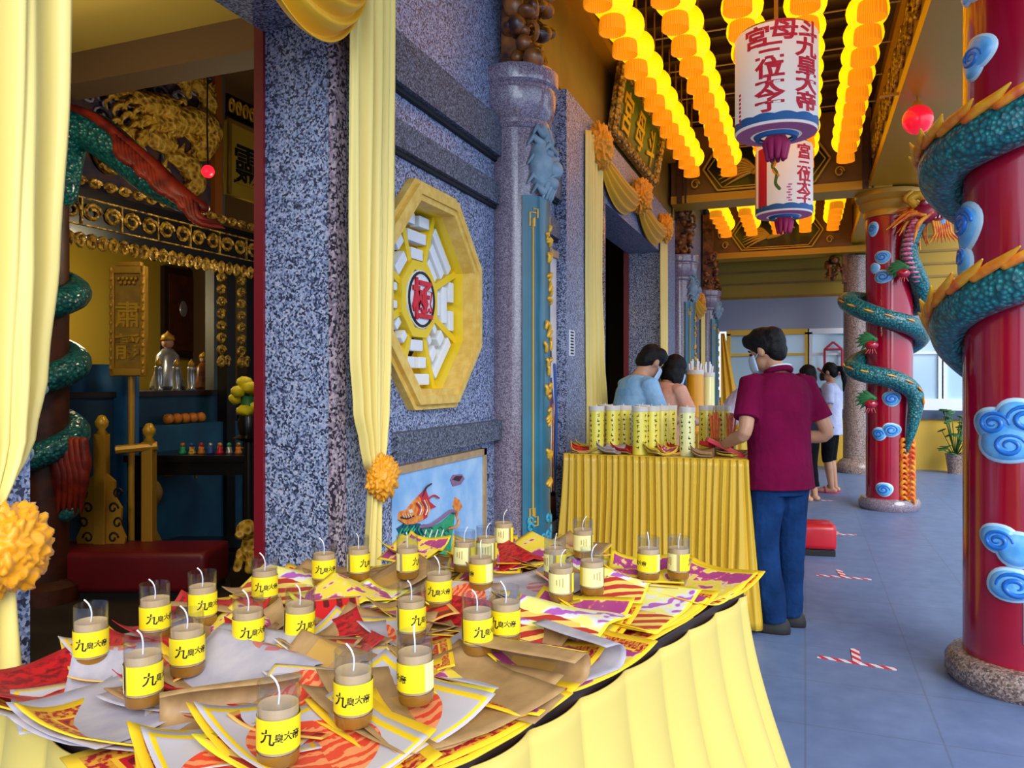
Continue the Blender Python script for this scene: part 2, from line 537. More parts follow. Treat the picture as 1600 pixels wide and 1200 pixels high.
# carved beam over the outer pillars
def carved_strip(bm, x, y0, y1, z0, z1, out, mi, n, seed):
    rnd = random.Random(seed)
    for k in range(n):
        yc = y0+(y1-y0)*(k+.5)/n; w = (y1-y0)/n*.46; zc = (z0+z1)/2; h = (z1-z0)*.42
        pts = [Vector((x, yc+w*math.cos(a)*(1-a/16), zc+h*math.sin(a)*(1-a/16))) for a in [i*.55+rnd.random()*.2 for i in range(16)]]
        tube(bm, pts, out, 5, mi)
bm = BM()
box2(bm, (.67, -.8, 3.55), (1.2, 12.8, 4.35), 0)
box2(bm, (.64, -.8, 3.47), (1.24, 12.8, 3.57), 1)
box2(bm, (.645, -.8, 4.05), (.68, 12.8, 4.12), 1)
struct('ceiling_beam_outer', bm, [M['beam_brown'], M['beam_gold']])
bm = BM(); carved_strip(bm, .66, 3.2, 8.9, 3.62, 4.02, .02, 0, 14, 3)
o = struct('ceiling_beam_outer_carving', bm, M['gold_carved'], True)

# cross beams with a black painted panel each
def cross_beam(y, z0, name, xl=-1.46, xr=.66, h=.62):
    bm = BM()
    box2(bm, (xl, y, z0+.07), (xr, y+.3, z0+h+.26), 0)
    box2(bm, (xl, y-.05, z0), (xr+.2, y+.35, z0+.09), 1)
    struct(name, bm, [M['beam_brown'], M['beam_gold']])
def beam_panel(y, z0, label, h=.5, cx=-.42, w=1.35):
    t = thing('carved_beam_panel', label, 'panel', (cx, y, z0))
    def hexa(a, b): return [(-a, 0), (-a+.16, b), (a-.16, b), (a, 0), (a-.16, -b), (-a+.16, -b)]
    Mx = plane_frame((cx, y, z0+.12+h/2), (1, 0, 0), (0, 0, 1))
    bm = BM(); prism(bm, hexa(w/2, h/2), 0, .012, Mx); obj('panel_board', bm, M['black_lacquer'], t, world=True)
    for q, (da, db, r) in enumerate(((.0, .0, .013), (-.05, -.03, .008))):
        bm = BM()
        pts = [Mx @ Vector((a, b, .015)) for a, b in hexa(w/2+da, h/2+db)]
        for i in range(6): tube(bm, [pts[i], pts[(i+1) % 6]], r, 6)
        obj('border', bm, M['gold_bright'], t, world=True)
    # phoenix relief: body, neck, spread tail
    bm = BM()
    P = lambda a, b, z=.03: Mx @ Vector((a, b, z))
    tube(bm, catmull([P(-.12, -.08), P(0, -.04), P(.1, 0), P(.2, .09), P(.26, .05)], 6), lerp_list([.03, .05, .04, .02, .012], 25), 8, 0, True)
    for k in range(7):
        a = 2.4+k*.22
        tube(bm, catmull([P(-.08, -.06), P(-.08+.2*math.cos(a), -.06+.15*math.sin(a)+.03), P(-.08+.42*math.cos(a), -.08+.2*math.sin(a)-.02)], 5), lerp_list([.012, .024, .006], 11), 6, 0, True)
    for k in range(5):
        a = .6+k*.35
        tube(bm, catmull([P(.02, -.02), P(.02+.12*math.cos(a), .12*math.sin(a)), P(.02+.22*math.cos(a+.25), .2*math.sin(a+.25))], 5), lerp_list([.01, .02, .005], 11), 6, 0, True)
    obj('phoenix_relief', bm, M['gold_bright'], t, True, world=True)
    for sx in (-1, 1):
        bm = BM()
        for k in range(3):
            cxx = sx*(w/2+.09+.07*(k % 2)); cz = (k-1)*.16
            tube(bm, [P(cxx+.05*math.cos(a)*(1-a/14), cz+.06*math.sin(a)*(1-a/14)) for a in [i*.6 for i in range(14)]], .011, 5)
        obj('scroll', bm, M['gold_bright'], t, True, world=True)
    return t
cross_beam(9.05, 3.45, 'ceiling_beam_cross')
beam_panel(9.03, 3.45, 'black hexagonal beam panel with gold phoenix, on the nearer cross beam')
cross_beam(12.6, 3.33, 'ceiling_beam_cross_far')
beam_panel(12.58, 3.33, 'black beam panel with gold phoenix on the farther cross beam above the yellow wall')
# dark vertical posts at the beam ends
for k, (x, y, z0, z1) in enumerate(((-1.36, 9.0, 3.45, 4.2), (.6, 9.0, 3.45, 4.2))):
    bm = BM(); box2(bm, (x-.03, y-.02, z0), (x+.03, y+.02, z1)); box2(bm, (x+.06, y-.02, z0), (x+.08, y+.02, z1))
    struct('trim_%d' % (10+k), bm, M['wood_red'])

# ------------------------------------------------------------------ far end of the corridor
FY = 13.6
M['far_yellow'] = mat('yellow_wall_paint', '#dcb03c', .6)
M['far_ochre'] = mat('ochre_panelling', '#b08a24', .6)
M['far_grey'] = mat('blue_grey_band', '#8f97a8', .6)
bm = BM()
box2(bm, (-1.6, FY, 0), (9.0, FY+.2, .98)); struct('wall_far_base', bm, M['far_yellow'])
bm = BM(); box2(bm, (-1.6, FY, 2.25), (9.0, FY+.2, 2.78)); struct('wall_far_band', bm, M['far_grey'])
bm = BM()
box2(bm, (-1.6, FY, 2.78), (9.0, FY+.2, 5.2), 0)
for z in (2.79, 3.02, 3.22, 3.42, 3.65): box2(bm, (-1.6, FY-.012, z), (9.0, FY, z+.035), 1)
struct('wall_far_upper', bm, [M['far_ochre'], M['gold_dull']])
bm = BM(); box2(bm, (-1.6, FY-.05, .94), (9, FY+.05, 1.12)); 
struct('trim_12', bm, M['white_paint'])
bm = BM(); box2(bm, (-1.6, FY-.052, .80), (9, FY, .94)); struct('trim_13', bm, mat('slate_blue_trim', '#3c4c66', .5))
M['win_glass'] = mat('blue_window_glass', '#a8c8dc', .12, spec=.8, coat=.5)
M['win_glass_dark'] = mat('dark_window_glass', '#4f6c80', .12, spec=.8)
wx = [-1.25, .05, .75, 2.0, 3.2, 4.4, 5.6, 6.8]
for i in range(len(wx)-1):
    a, b = wx[i]+.04, wx[i+1]-.04
    t = BM(); box2(t, (a, FY+.02, 1.12), (b, FY+.05, 2.2), 0)
    o = struct('window_%d' % (i+1), t, M['win_glass'])
    fr = BM()
    for p, q in (((a-.05, FY-.03, 2.17), (b+.05, FY+.06, 2.26)), ((a-.05, FY-.03, 1.1), (a+.02, FY+.06, 2.2)), ((b-.02, FY-.03, 1.1), (b+.05, FY+.06, 2.2)), ((a, FY-.02, 1.82), (b, FY+.06, 1.86))):
        box2(fr, p, q)
    obj('window_frame', fr, M['far_yellow'] if i == 0 else M['white_paint'], o)
p = ony(1302, 565, FY-.06)
bm = BM()
for a, b in (((-.13, -.2), (.13, -.2)), ((.13, -.2), (.13, .2)), ((.13, .2), (-.13, .2)), ((-.13, .2), (-.13, -.2)), ((-.13, .2), (0, .32)), ((0, .32), (.13, .2)), ((.13, -.2), (.24, -.1)), ((-.13, -.2), (-.24, -.1))): tube(bm, [p+Vector((a[0], 0, a[1])), p+Vector((b[0], 0, b[1]))], .018, 6)
tag(obj('window_ornament', bm, mat('red_ornament', '#b83048', .5)), 'thin red lattice ornament fixed on the far window', 'ornament')
bm = BM(); box2(bm, (9.0, FY, 0), (9.2, FY+.2, 5.2)); struct('wall_far_corner', bm, M['far_yellow'])

p = ond(1493, 700, 11.6)
t = thing('potted_plant', 'leafy green potted plant at the far yellow wall, peeking beside the near red pillar', 'plant', (p.x, p.y, 0))
bm = BM(); lathe(bm, [(0, 0), (.1, 0), (.14, .28), (.15, .3), (.13, .3), (.12, .26), (0, .26)], seg=20); obj('pot', bm, M['granite_brown'], t, 40)
M['leaf_green'] = mat('leaf_green', rough=.5, fn=vary('#1c4a1c', '#3a7a34', 12, 2))
rnd = random.Random(6)
bm = BM()
for k in range(34):
    a = rnd.random()*6.28; h = .3+.7*rnd.random(); q = .08+.16*rnd.random()
    c_ = Vector((q*math.cos(a), q*math.sin(a), h))
    ell(bm, c_, (.075, .05, .012), 8, 5, 0, Matrix.Rotation(a, 4, 'Z') @ Matrix.Rotation(.6*(rnd.random()-.2), 4, 'Y'))
    tube(bm, [(0, 0, .25), c_*.6+UP*.1, c_], .006, 4)
obj('foliage', bm, M['leaf_green'], t, True)
# ================================================================== WALL COLUMNS AND ORNAMENT
def carved_cluster(bm, cmin, cmax, n, seed, rmin=.02, rmax=.05, mi=0):
    rnd = random.Random(seed)
    cmin, cmax = Vector(cmin), Vector(cmax)
    for k in range(n):
        p = Vector([a+(b-a)*rnd.random() for a, b in zip(cmin, cmax)])
        r = rmin+(rmax-rmin)*rnd.random()
        if k % 3:
            ell(bm, p, (r, r*(.6+.6*rnd.random()), r*(.7+.7*rnd.random())), 9, 6, mi, Matrix.Rotation(rnd.random()*3, 4, 'X'))
        else:
            ax = Vector((rnd.random()-.5, rnd.random()-.5, rnd.random()-.5)).normalized()
            u = ax.orthogonal().normalized(); w = ax.cross(u)
            tube(bm, [p+(u*math.cos(a)+w*math.sin(a))*r*1.3*(1-a/9)+ax*a*.004 for a in [i*.6 for i in range(13)]], lerp_list([r*.4, r*.3, r*.12], 13), 6, mi, True)

M['teal_board'] = mat('teal_board', rough=.3, fn=vary('#145a6c', '#1a687e', 5, 2), coat=.3)
M['lion_grey'] = mat('grey_blue_stone_mask', rough=.5, fn=vary('#70899a', '#8aa2b2', 14, 2))
M['teal_wave'] = mat('pale_teal_wave', '#3a9cb4', .4)
def stone_column(x, y, r, label, zc=2.72, deco=True, seg=48):
    t = thing('stone_column', label, 'column', (x, y, 0)); t['kind'] = 'thing'
    k = (r+.01)/.17
    bm = BM(); lathe(bm, [(0, .16), (r, .16), (r, zc), (0, zc)], seg=seg); obj('shaft', bm, M['granite_pink'], t, 40)
    bm = BM(); lathe(bm, [(0, zc), (.17*k, zc), (.188*k, zc+.02), (.188*k, zc+.04), (.176*k, zc+.05), (.205*k, zc+.085), (.222*k, zc+.14), (.225*k, zc+.19), (.217*k, zc+.2), (.217*k, zc+.215), (.236*k, zc+.23), (.24*k, zc+.25), (.24*k, zc+.3), (.232*k, zc+.31), (0, zc+.31)], seg=seg)
    obj('capital', bm, M['granite_pink'], t, 30)
    bm = BM(); lathe(bm, [(0, 0), (.25*k, 0), (.26*k, .03), (.25*k, .08), (.21*k, .1), (.215*k, .13), (.19*k, .16), (0, .16)], seg=seg); obj('base', bm, M['granite_pink'], t, 30)
    bm = BM()
    box2(bm, (-.05, -.1, zc+.31), (.1, .1, 4.0-.0))
    carved_cluster(bm, (-.03, -.15, zc+.33), (.16, .13, zc+.9), 80, int(y*10), .025, .06)
    obj('carved_bracket', bm, M['wood_carved'], t, 50)
    if deco:
        ro, a = r+.018, R(60)
        zb, zt = .5, 2.36
        bm = BM()
        def shell(u, v, rr): return Vector((rr*math.cos(-a+2*a*u), rr*math.sin(-a+2*a*u), zb+(zt-zb)*v))
        A = [[bm.verts.new(shell(i/16, j, ro+.012)) for i in range(17)] for j in (0, 1)]
        B = [[bm.verts.new(shell(i/16, j, r+.001)) for i in range(17)] for j in (0, 1)]
        for i in range(16):
            bm.faces.new((A[0][i], A[0][i+1], A[1][i+1], A[1][i])); bm.faces.new((B[0][i], B[0][i+1], B[1][i+1], B[1][i]))
            for j in (0, 1): bm.faces.new((A[j][i], A[j][i+1], B[j][i+1], B[j][i]))
        for i in (0, 16): bm.faces.new((A[0][i], A[1][i], B[1][i], B[0][i]))
        bd = obj('couplet_board', bm, M['teal_board'], t, 40)
        bm = BM()
        rg = ro+.014
        S_ = lambda ang, z, rr=rg: Vector((rr*math.cos(ang), rr*math.sin(ang), z))
        for s in (-1, 1):
            e = s*R(42)
            tube(bm, [S_(e, zb+.2), S_(e, zt-.12)], .005, 6)
            for zz, q in ((zb+.2, 1), (zt-.12, -1)):
                for da, dz in (((0, 0), (.18, 0)), ((.18, 0), (.18, .05)), ((.18, .05), (.07, .05)), ((.07, .05), (.07, .1)), ((.07, .1), (-.1, .1)), ((-.1, .1), (-.1, .03))):
                    pass
                path = [(0, 0), (.16, 0), (.16, .045), (.05, .045), (.05, .09), (-.1, .09), (-.1, .02), (.1, .02)]
                tube(bm, [S_(e-s*p[0], zz-q*.0+q*(p[1]-.05)) for p in path], .005, 5)
        obj('gold_border', bm, M['gold_bright'], bd)
        # raised brushed characters down the middle (weathered, unreadable strokes)
        rnd = random.Random(int(y))
        for k in range(9):
            zc_ = zt-.2-k*(zt-zb-.5)/8.5
            bm = BM()
            for q in range(5):
                a0 = (rnd.random()-.5)*R(26); z0 = zc_+(rnd.random()-.5)*.1
                a1 = a0+(rnd.random()-.5)*R(22); z1 = z0+(rnd.random()-.5)*.09
                tube(bm, [S_(a0, z0), S_((a0+a1)/2, (z0+z1)/2+.008, rg+.006), S_(a1, z1)], .011, 6, 0, True)
            obj('character', bm, M['gold_bright'], bd, True)
        # wave foot and lion mask
        bm = BM()
        for k in range(16):
            ang = (rnd.random()-.5)*2*R(48); z = zb+.02+rnd.random()*.16
            tube(bm, [S_(ang+.1*math.cos(b)*(1-b/8), z+.03*math.sin(b)*(1-b/8)) for b in [i*.7 for i in range(10)]], .008, 5)
        grid(bm, lambda u, v: S_(R(-50+100*u), zb+.01+.19*v*(.7+.3*math.sin(u*19)**2), rg-.003), 24, 3); obj('wave_foot', bm, M['teal_wave'], bd, True)
        bm = BM()
        zl = zt+.17
        P = lambda ang, z, rr: Vector((rr*math.cos(R(ang)), rr*math.sin(R(ang)), z))
        ell(bm, P(0, zl, r), (.07, .13, .16), 16, 10)
        ell(bm, P(0, zl-.02, r+.06), (.05, .05, .05)); ell(bm, P(0, zl-.085, r+.035), (.05, .075, .04))
        for s in (-1, 1):
            ell(bm, P(s*14, zl+.055, r+.055), (.025, .035, .022)); tube(bm, [P(s*4, zl+.07, r+.07), P(s*16, zl+.1, r+.06), P(s*28, zl+.06, r+.04)], [.014, .018, .006], 6, 0, True)
            tube(bm, [P(s*5, zl-.05, r+.08), P(s*15, zl-.07, r+.06)], [.012, .006], 6, 0, True)
            for k in range(7):
                aa = s*(26+6*(k % 2)); zz = zl+.16-k*.05
                tube(bm, [P(aa*.8, zz, r+.03), P(aa*1.25, zz+.03, r+.02), P(aa*1.5, zz-.01, r+.01)], [.024, .02, .006], 6, 0, True)
            tube(bm, [P(s*9, zl+.13, r+.03), P(s*13, zl+.2, r+.02), P(s*8, zl+.22, r+.02)], [.025, .02, .005], 6, 0, True)
        for k in range(5): tube(bm, [P(-16+8*k, zl-.1, r+.05), P(-20+10*k, zl-.17, r+.03)], [.02, .008], 6, 0, True)
        obj('lion_mask', bm, M['lion_grey'], t, True)
    return t
stone_column(-1.45, 3.87, .15, 'nearest pink granite wall column with teal couplet board and lion mask, beside octagon window')
stone_column(-1.45, 9.6, .16, 'smaller granite wall column beyond the main door curtain, with teal board', 2.62)
stone_column(-1.45, 12.4, .15, 'farthest granite wall column by the yellow end wall', 2.5)

# ---------------------------------------------------------------- octagon trigram window
t = thing('octagon_window', 'yellow octagonal lattice window with white trigram bars and a red character', 'window', (OC.x, OC.y, OC.z)); t['kind'] = 'thing'
MO = plane_frame((0, 0, 0), (0, 1, 0), (0, 0, 1))   # local z -> +x
def oct_ring(bm, a_out, a_in, h0, h1, mi=0):
    r = []
    for a, h in ((a_in, h0), (a_out, h0), (a_out, h1), (a_in, h1)):
        r.append([bm.verts.new(MO @ Vector((p[0], p[1], h))) for p in oct_pts(a)])
    r.append(r[0])
    ring_faces(bm, r, True, mi)
bm = BM()
for i, (ao, ai, h) in enumerate(((OA, OA-.03, .035), (OA-.022, OA-.06, .055), (OA-.05, OA-.085, .045))): oct_ring(bm, ao, ai, -.02, h)
obj('frame', bm, M['octagon_frame'], t)
bm = BM(); oct_ring(bm, OA-.028, OA-.086, -.26, -.02); obj('reveal', bm, M['octagon_yellow'], t)
bm = BM()
HB = -.09
for i in range(8):
    p = oct_pts(OA-.085)[i]; d = Vector((p[0], p[1], 0)); n = d.normalized(); s = Vector((-n.y, n.x, 0))*.016
    a = n*.13; q = [a+s, d+s, d-s, a-s]
    prism(bm, [(v.x, v.y) for v in q], HB-.015, HB+.03, MO)
oct_ring(bm, .165, .125, HB-.015, HB+.045)
obj('spoke_grid', bm, M['octagon_yellow'], t)
tri = [(1, 1, 0), (1, 1, 1), (1, 1, 0), (1, 0, 1), (0, 1, 0), (0, 0, 0), (1, 0, 1), (0, 0, 1)]
for i in range(8):
    ang = i*PI/4
    Mr = MO @ Matrix.Rotation(ang, 4, 'Z')
    for k in range(3):
        d = .2+.075*k
        half = d*math.tan(PI/8)-.028
        for (a, b) in (((-half, half),) if tri[i][k] else ((-half, -.02), (.02, half))):
            bm = BM(); box(bm, (d, (a+b)/2, HB+.005), (.05, b-a, .05), M=Mr, bev=.008)
            obj('trigram_bar', bm, M['white_paint'], t)
bm = BM(); lathe(bm, [(0, 0), (.128, 0), (.128, .05), (0, .05)], (0, 0, 0), 32); bm.transform(MO @ Matrix.Translation((0, 0, HB))); 
med = obj('medallion', bm, M['white_paint'], t)
bm = BM(); lathe(bm, [(.112, .05), (.122, .05), (.122, .056), (.112, .056), (.112, .05)], (0, 0, 0), 32); bm.transform(MO @ Matrix.Translation((0, 0, HB))); obj('black_ring', bm, M['black'], med)
bm = text_bm('極', .19, .004, .02); bm.transform(MO @ Matrix.Translation((0, 0, HB+.056))); obj('character', bm, M['red_ink'], med)

# ---------------------------------------------------------------- painted panels
def panel_poly(bm, pts, x, h, mi):
    prism(bm, [(p.y, p.z) for p in [onx(px, py, WX) for px, py in pts]], 0, h, plane_frame((x, 0, 0), (0, 1, 0), (0, 0, 1)), mi)
def stroke(bm, pts, r, mi, x=WX+.006, n=6):
    tube(bm, catmull([Vector((x, p.y, p.z)) for p in [onx(px, py, WX) for px, py in pts]], n), r, 6, mi, True)
M['sky_paint'] = mat('sky_blue_painting', rough=.5, fn=vary('#7fb4e6', '#b6d6f2', 5, 4))
M['tan_frame'] = mat('tan_tile_frame', rough=.5, fn=vary('#a88a66', '#b99a74', 20, 2))
t = thing('kirin_painting', 'sky blue painted panel of a green beast with orange head, low under the octagon window', 'painting', (WX, 3.05, .45))
bm = BM(); box2(bm, (WX-.03, 2.5, .42), (WX-.004, 3.53, 1.035)); obj('painted_board', bm, M['sky_paint'], t, world=True)
bm = BM(); box2(bm, (WX-.03, 2.5, 1.03), (WX+.006, 3.56, 1.062)); box2(bm, (WX-.03, 3.525, .42), (WX+.006, 3.56, 1.062)); obj('frame', bm, M['tan_frame'], t, world=True)
KC = [mat('painted_green', rough=.5, fn=vary('#1c8a5c', '#2fb07a', 30, 3)), mat('painted_dark_teal', '#15566e', .5), mat('painted_orange', rough=.5, fn=vary('#e06a28', '#f0a04a', 40, 2)), mat('painted_red', '#c42a40', .5), mat('painted_mauve', '#8a6a8a', .5), mat('painted_pale', '#e4dcc8', .5), mat('painted_dark', '#3a2030', .5)]
bm = BM()
panel_poly(bm, [(630, 822), (650, 824), (672, 826), (692, 815), (704, 804), (711, 802), (709, 822), (705, 846), (706, 880), (698, 905), (684, 905), (682, 880), (660, 884), (658, 905), (642, 905), (640, 870), (628, 838)], WX-.006, .005, 0)
panel_poly(bm, [(620, 826), (634, 816), (656, 818), (662, 826), (655, 838), (648, 833), (646, 846), (639, 838), (634, 852), (630, 840), (622, 846), (624, 834)], WX-.006, .008, 1)
panel_poly(bm, [(622, 812), (624, 800), (636, 796), (645, 784), (654, 775), (662, 782), (664, 800), (660, 812), (648, 818), (634, 820)], WX-.006, .010, 2)
panel_poly(bm, [(654, 775), (664, 765), (670, 784), (680, 792), (668, 796), (666, 808), (660, 812), (662, 792)], WX-.006, .012, 3)
panel_poly(bm, [(711, 800), (708, 790), (711, 777), (717, 781), (722, 792), (716, 800), (714, 812)], WX-.006, .008, 2)
panel_poly(bm, [(704, 750), (708, 742), (722, 741), (726, 748), (720, 757), (708, 760)], WX-.006, .006, 4)
panel_poly(bm, [(707, 749), (712, 744), (722, 744), (717, 752)], WX-.006, .009, 6)
stroke(bm, [(655, 823), (672, 820), (690, 808), (702, 799), (710, 800)], .008, 4)
for k in range(4): stroke(bm, [(664+k*9, 828), (660+k*9, 842), (664+k*9, 856)], .003, 5)
for k in range(5): stroke(bm, [(626+k*5, 826), (622+k*5, 838), (628+k*5, 848)], .003, 0)
stroke(bm, [(658, 775), (664, 762), (672, 756)], .004, 6)
panel_poly(bm, [(636, 797), (641, 795), (643, 800), (638, 802)], WX-.006, .014, 5)
for k in range(7): stroke(bm, [(630+k*5, 820+(k % 2)*2), (627+k*5, 828), (631+k*5, 836)], .0035, (1, 0)[k % 2], WX+.006)
for k in range(6): stroke(bm, [(648+k*3, 786-k), (653+k*3, 794), (650+k*3, 804)], .003, (3, 5, 2)[k % 3], WX+.009)
for k in range(9): stroke(bm, [(660+k*5, 836-(k % 3)*5), (663+k*5, 833-(k % 3)*5), (666+k*5, 837-(k % 3)*5)], .0018, 1, WX+.002)
for k in range(4): stroke(bm, [(626+k*4, 803), (628+k*4, 808)], .002, 5, WX+.009)
stroke(bm, [(700, 826), (712, 822), (716, 812)], .005, 2); stroke(bm, [(640, 842), (630, 856), (622, 862)], .006, 2); stroke(bm, [(664, 782), (676, 774), (684, 778)], .004, 3)
stroke(bm, [(624, 808), (634, 810), (644, 806)], .003, 6, WX+.008)
obj('painted_beast', bm, KC, t, world=True)

t = thing('deity_painting', 'tall white painted panel of a robed figure, beside the couplet column', 'painting', (WX, 4.55, .44))
M['pale_panel'] = mat('pale_painted_panel', rough=.5, fn=vary('#cfc6c8', '#e6dfd8', 6, 3))
bm = BM(); box2(bm, (WX-.03, 4.3, .42), (WX-.012, 4.77, 2.2)); obj('painted_board', bm, M['pale_panel'], t, world=True)
bm = BM(); box2(bm, (WX-.03, 4.28, 2.19), (WX+.006, 4.77, 2.235)); box2(bm, (WX-.03, 4.27, .42), (WX+.006, 4.3, 2.235)); obj('frame', bm, M['tan_frame'], t, world=True)
bm = BM()
def yz(y, z): return Vector((WX-.01, y, z))
def figblob(pts, mi, h=.006): prism(bm, pts, 0, h, plane_frame((WX-.013, 0, 0), (0, 1, 0), (0, 0, 1)), mi)
DC = [mat('painted_blue', '#2a4f9c', .5), KC[2], KC[3], mat('painted_skin', '#d8a888', .5), KC[6], KC[5], mat('painted_brown', '#7a4a30', .5)]
figblob([(4.42, .7), (4.72, .66), (4.74, 1.1), (4.66, 1.42), (4.46, 1.4), (4.40, 1.1)], 0)
figblob([(4.46, .8), (4.6, .74), (4.62, 1.2), (4.5, 1.3)], 5, .008)
figblob([(4.48, 1.4), (4.64, 1.4), (4.66, 1.22), (4.5, 1.16)], 2, .010)
figblob([(4.52, 1.42), (4.62, 1.42), (4.63, 1.55), (4.57, 1.6), (4.51, 1.54)], 3, .010)
figblob([(4.5, 1.55), (4.64, 1.55), (4.62, 1.66), (4.53, 1.67)], 4, .012)
for k in range(7): tube(bm, catmull([yz(4.42+k*.045, .7), yz(4.44+k*.04, .95), yz(4.43+k*.045, 1.25)], 5), .008, 6, (0, 5, 1, 4)[k % 4], True)
tube(bm, catmull([yz(4.4, 1.25), yz(4.36, 1.5), yz(4.4, 1.75), yz(4.37, 1.95)], 6), .012, 6, 2, True)
tube(bm, catmull([yz(4.7, .7), yz(4.75, 1.1), yz(4.71, 1.5)], 6), .014, 6, 0, True)
figblob([(4.36, .5), (4.76, .5), (4.74, .68), (4.4, .7)], 6)
obj('painted_figure', bm, DC, t, True, world=True)

# small white notice strip on the door frame
p = onx(893, 536, WX+.05)
t = thing('notice_strip', 'narrow white paper notice with tiny print stuck on the speckled door frame', 'notice', (p.x, p.y, p.z))
bm = BM(); box2(bm, (p.x, p.y-.06, p.z-.085), (p.x+.004, p.y+.06, p.z+.085)); obj('paper', bm, M['white_paint'], t, world=True)
bm = BM()
for k in range(8): box2(bm, (p.x+.004, p.y-.035, p.z-.075+k*.02), (p.x+.006, p.y+.035, p.z-.064+k*.02))
obj('print', bm, M['black_ink'], t, world=True)

# ---------------------------------------------------------------- signboard over the main door
M['sign_green'] = mat('green_sign_field', '#1f4a2a', .4)
t = thing('signboard', 'green temple signboard with ornate gold frame, over the main door swag', 'sign', (WX, 6.9, 3.38))
Ms = Matrix.Translation((WX+.02, 6.9, 3.38)) @ Matrix.Rotation(R(9), 4, 'Y') @ plane_frame((0, 0, 0), (0, 1, 0), (0, 0, 1))
bm = BM(); box(bm, (0, .28, .02), (1.7, .5, .03), M=Ms); bd = obj('board', bm, M['sign_green'], t, world=True)
bm = BM()
for c_, s_ in (((0, .03, .03), (1.86, .07, .05)), ((0, .54, .03), (1.86, .07, .05)), ((-.89, .28, .03), (.09, .56, .05)), ((.89, .28, .03), (.09, .56, .05))): box(bm, c_, s_, M=Ms, bev=.012)
rnd = random.Random(5)
for k in range(46):
    u = k/46*4; e = int(u); f = u-e
    pp = [(-.9+1.8*f, .03), (.9, .03+.51*f), (.9-1.8*f, .54), (-.9, .54-.51*f)][e]
    ell(bm, Ms @ Vector((pp[0], pp[1], .06)), (.03, .05+.02*rnd.random(), .035), 8, 6)
obj('frame', bm, M['gold_carved'], t, 40, world=True)
for ch, xx in (('宮', -.52), ('母', 0), ('斗', .52)):
    bm = text_bm(ch, .36, .006, .015); bm.transform(Ms @ Matrix.Translation((xx, .28, .042))); obj('character', bm, M['gold_bright'], bd, world=True)
# ================================================================== CURTAINS, SWAGS, ROSETTES
def solid(o, th=.004):
    m = o.modifiers.new('thickness', 'SOLIDIFY'); m.thickness = th; m.offset = 0
    return o
def rosette_bm(r, seed, c=(0, 0, 0), sx=.6):
    bm = BM()
    bmesh.ops.create_icosphere(bm, subdivisions=5, radius=1)
    off = Vector((seed*3.1, seed*1.7, 0))
    for v in bm.verts:
        d = v.co.normalized()
        a = math.atan2(d.z, d.y); q = math.acos(max(-1, min(1, d.x)))
        w = noise.noise(d*2.4+off)*2.2
        rid = abs(math.sin(3*a+w*2+q*4))*.13 + abs(noise.noise(d*4.2+off))*.42 + abs(noise.noise(d*9+off))*.10
        v.co = d*(.74+rid)
        v.co.x *= sx
        v.co = v.co*r + Vector(c)
    return bm
def curtain(label, x0, prof, z_tie, rose, seed, n=5, amp=.03, tail=None, z_bot=None, rose_r=.075, m='satin'):
    """prof: list of (z, y_left, y_right); cloth in the plane x=x0 with folds; tie and tail below"""
    yc = sum(prof[-1][1:])/2
    t = thing('door_curtain', label, 'curtain', (x0, yc, 0))
    zs = [p[0] for p in prof]
    def edge(z):
        for a, b in zip(prof[:-1], prof[1:]):
            if a[0] >= z >= b[0]:
                f = (a[0]-z)/(a[0]-b[0]); f = f*f*(3-2*f)
                return a[1]+(b[1]-a[1])*f, a[2]+(b[2]-a[2])*f
        return prof[-1][1:]
    w0 = prof[0][2]-prof[0][1]
    def f(u, v):
        z = zs[0]+(zs[-1]-zs[0])*v
        yl, yr = edge(z)
        k = (yr-yl)/w0
        g = min(1, .5+.6*k)
        ph = noise.noise(Vector((v*1.2, seed, 0)))*.6
        uu = u+.018*math.sin(2*PI*n*u*1.0+ph*2+v*3)
        a = amp*g*(.65+.35*noise.noise(Vector((u*4, v*2, seed))))
        return Vector((x0+a*math.sin(2*PI*n*u+ph)+amp*.35*math.sin(2*PI*n*2.3*u+seed+v*2), yl+(yr-yl)*uu, z))
    bm = BM(); grid(bm, f, n*18, 48)
    solid(obj('drape', bm, M[m], t, True, world=True))
    if rose:
        bm = rosette_bm(rose_r, seed, (x0+.03, rose[0], rose[1])); obj('rosette', bm, M['rosette'], t, True, world=True)
    if tail:
        z1, wa, wb, dy = tail
        def g(u, v):
            z = z_tie-.02+(z1-z_tie)*v; w = wa+(wb-wa)*v; yy = (rose[0] if rose else yc)+dy*v
            return Vector((x0+.016*math.sin(2*PI*2.5*u+seed), yy+(u-.5)*w, z))
        bm = BM(); grid(bm, g, 36, 16); solid(obj('tail', bm, M[m], t, True, world=True))
    return t
def yl_yr(x, spans):
    return [(onx((a+b)/2, py, x).z if False else onx(b, py, x).z, onx(a, py, x).y, onx(b, py, x).y) for py, a, b in spans]
CX = WX+.075
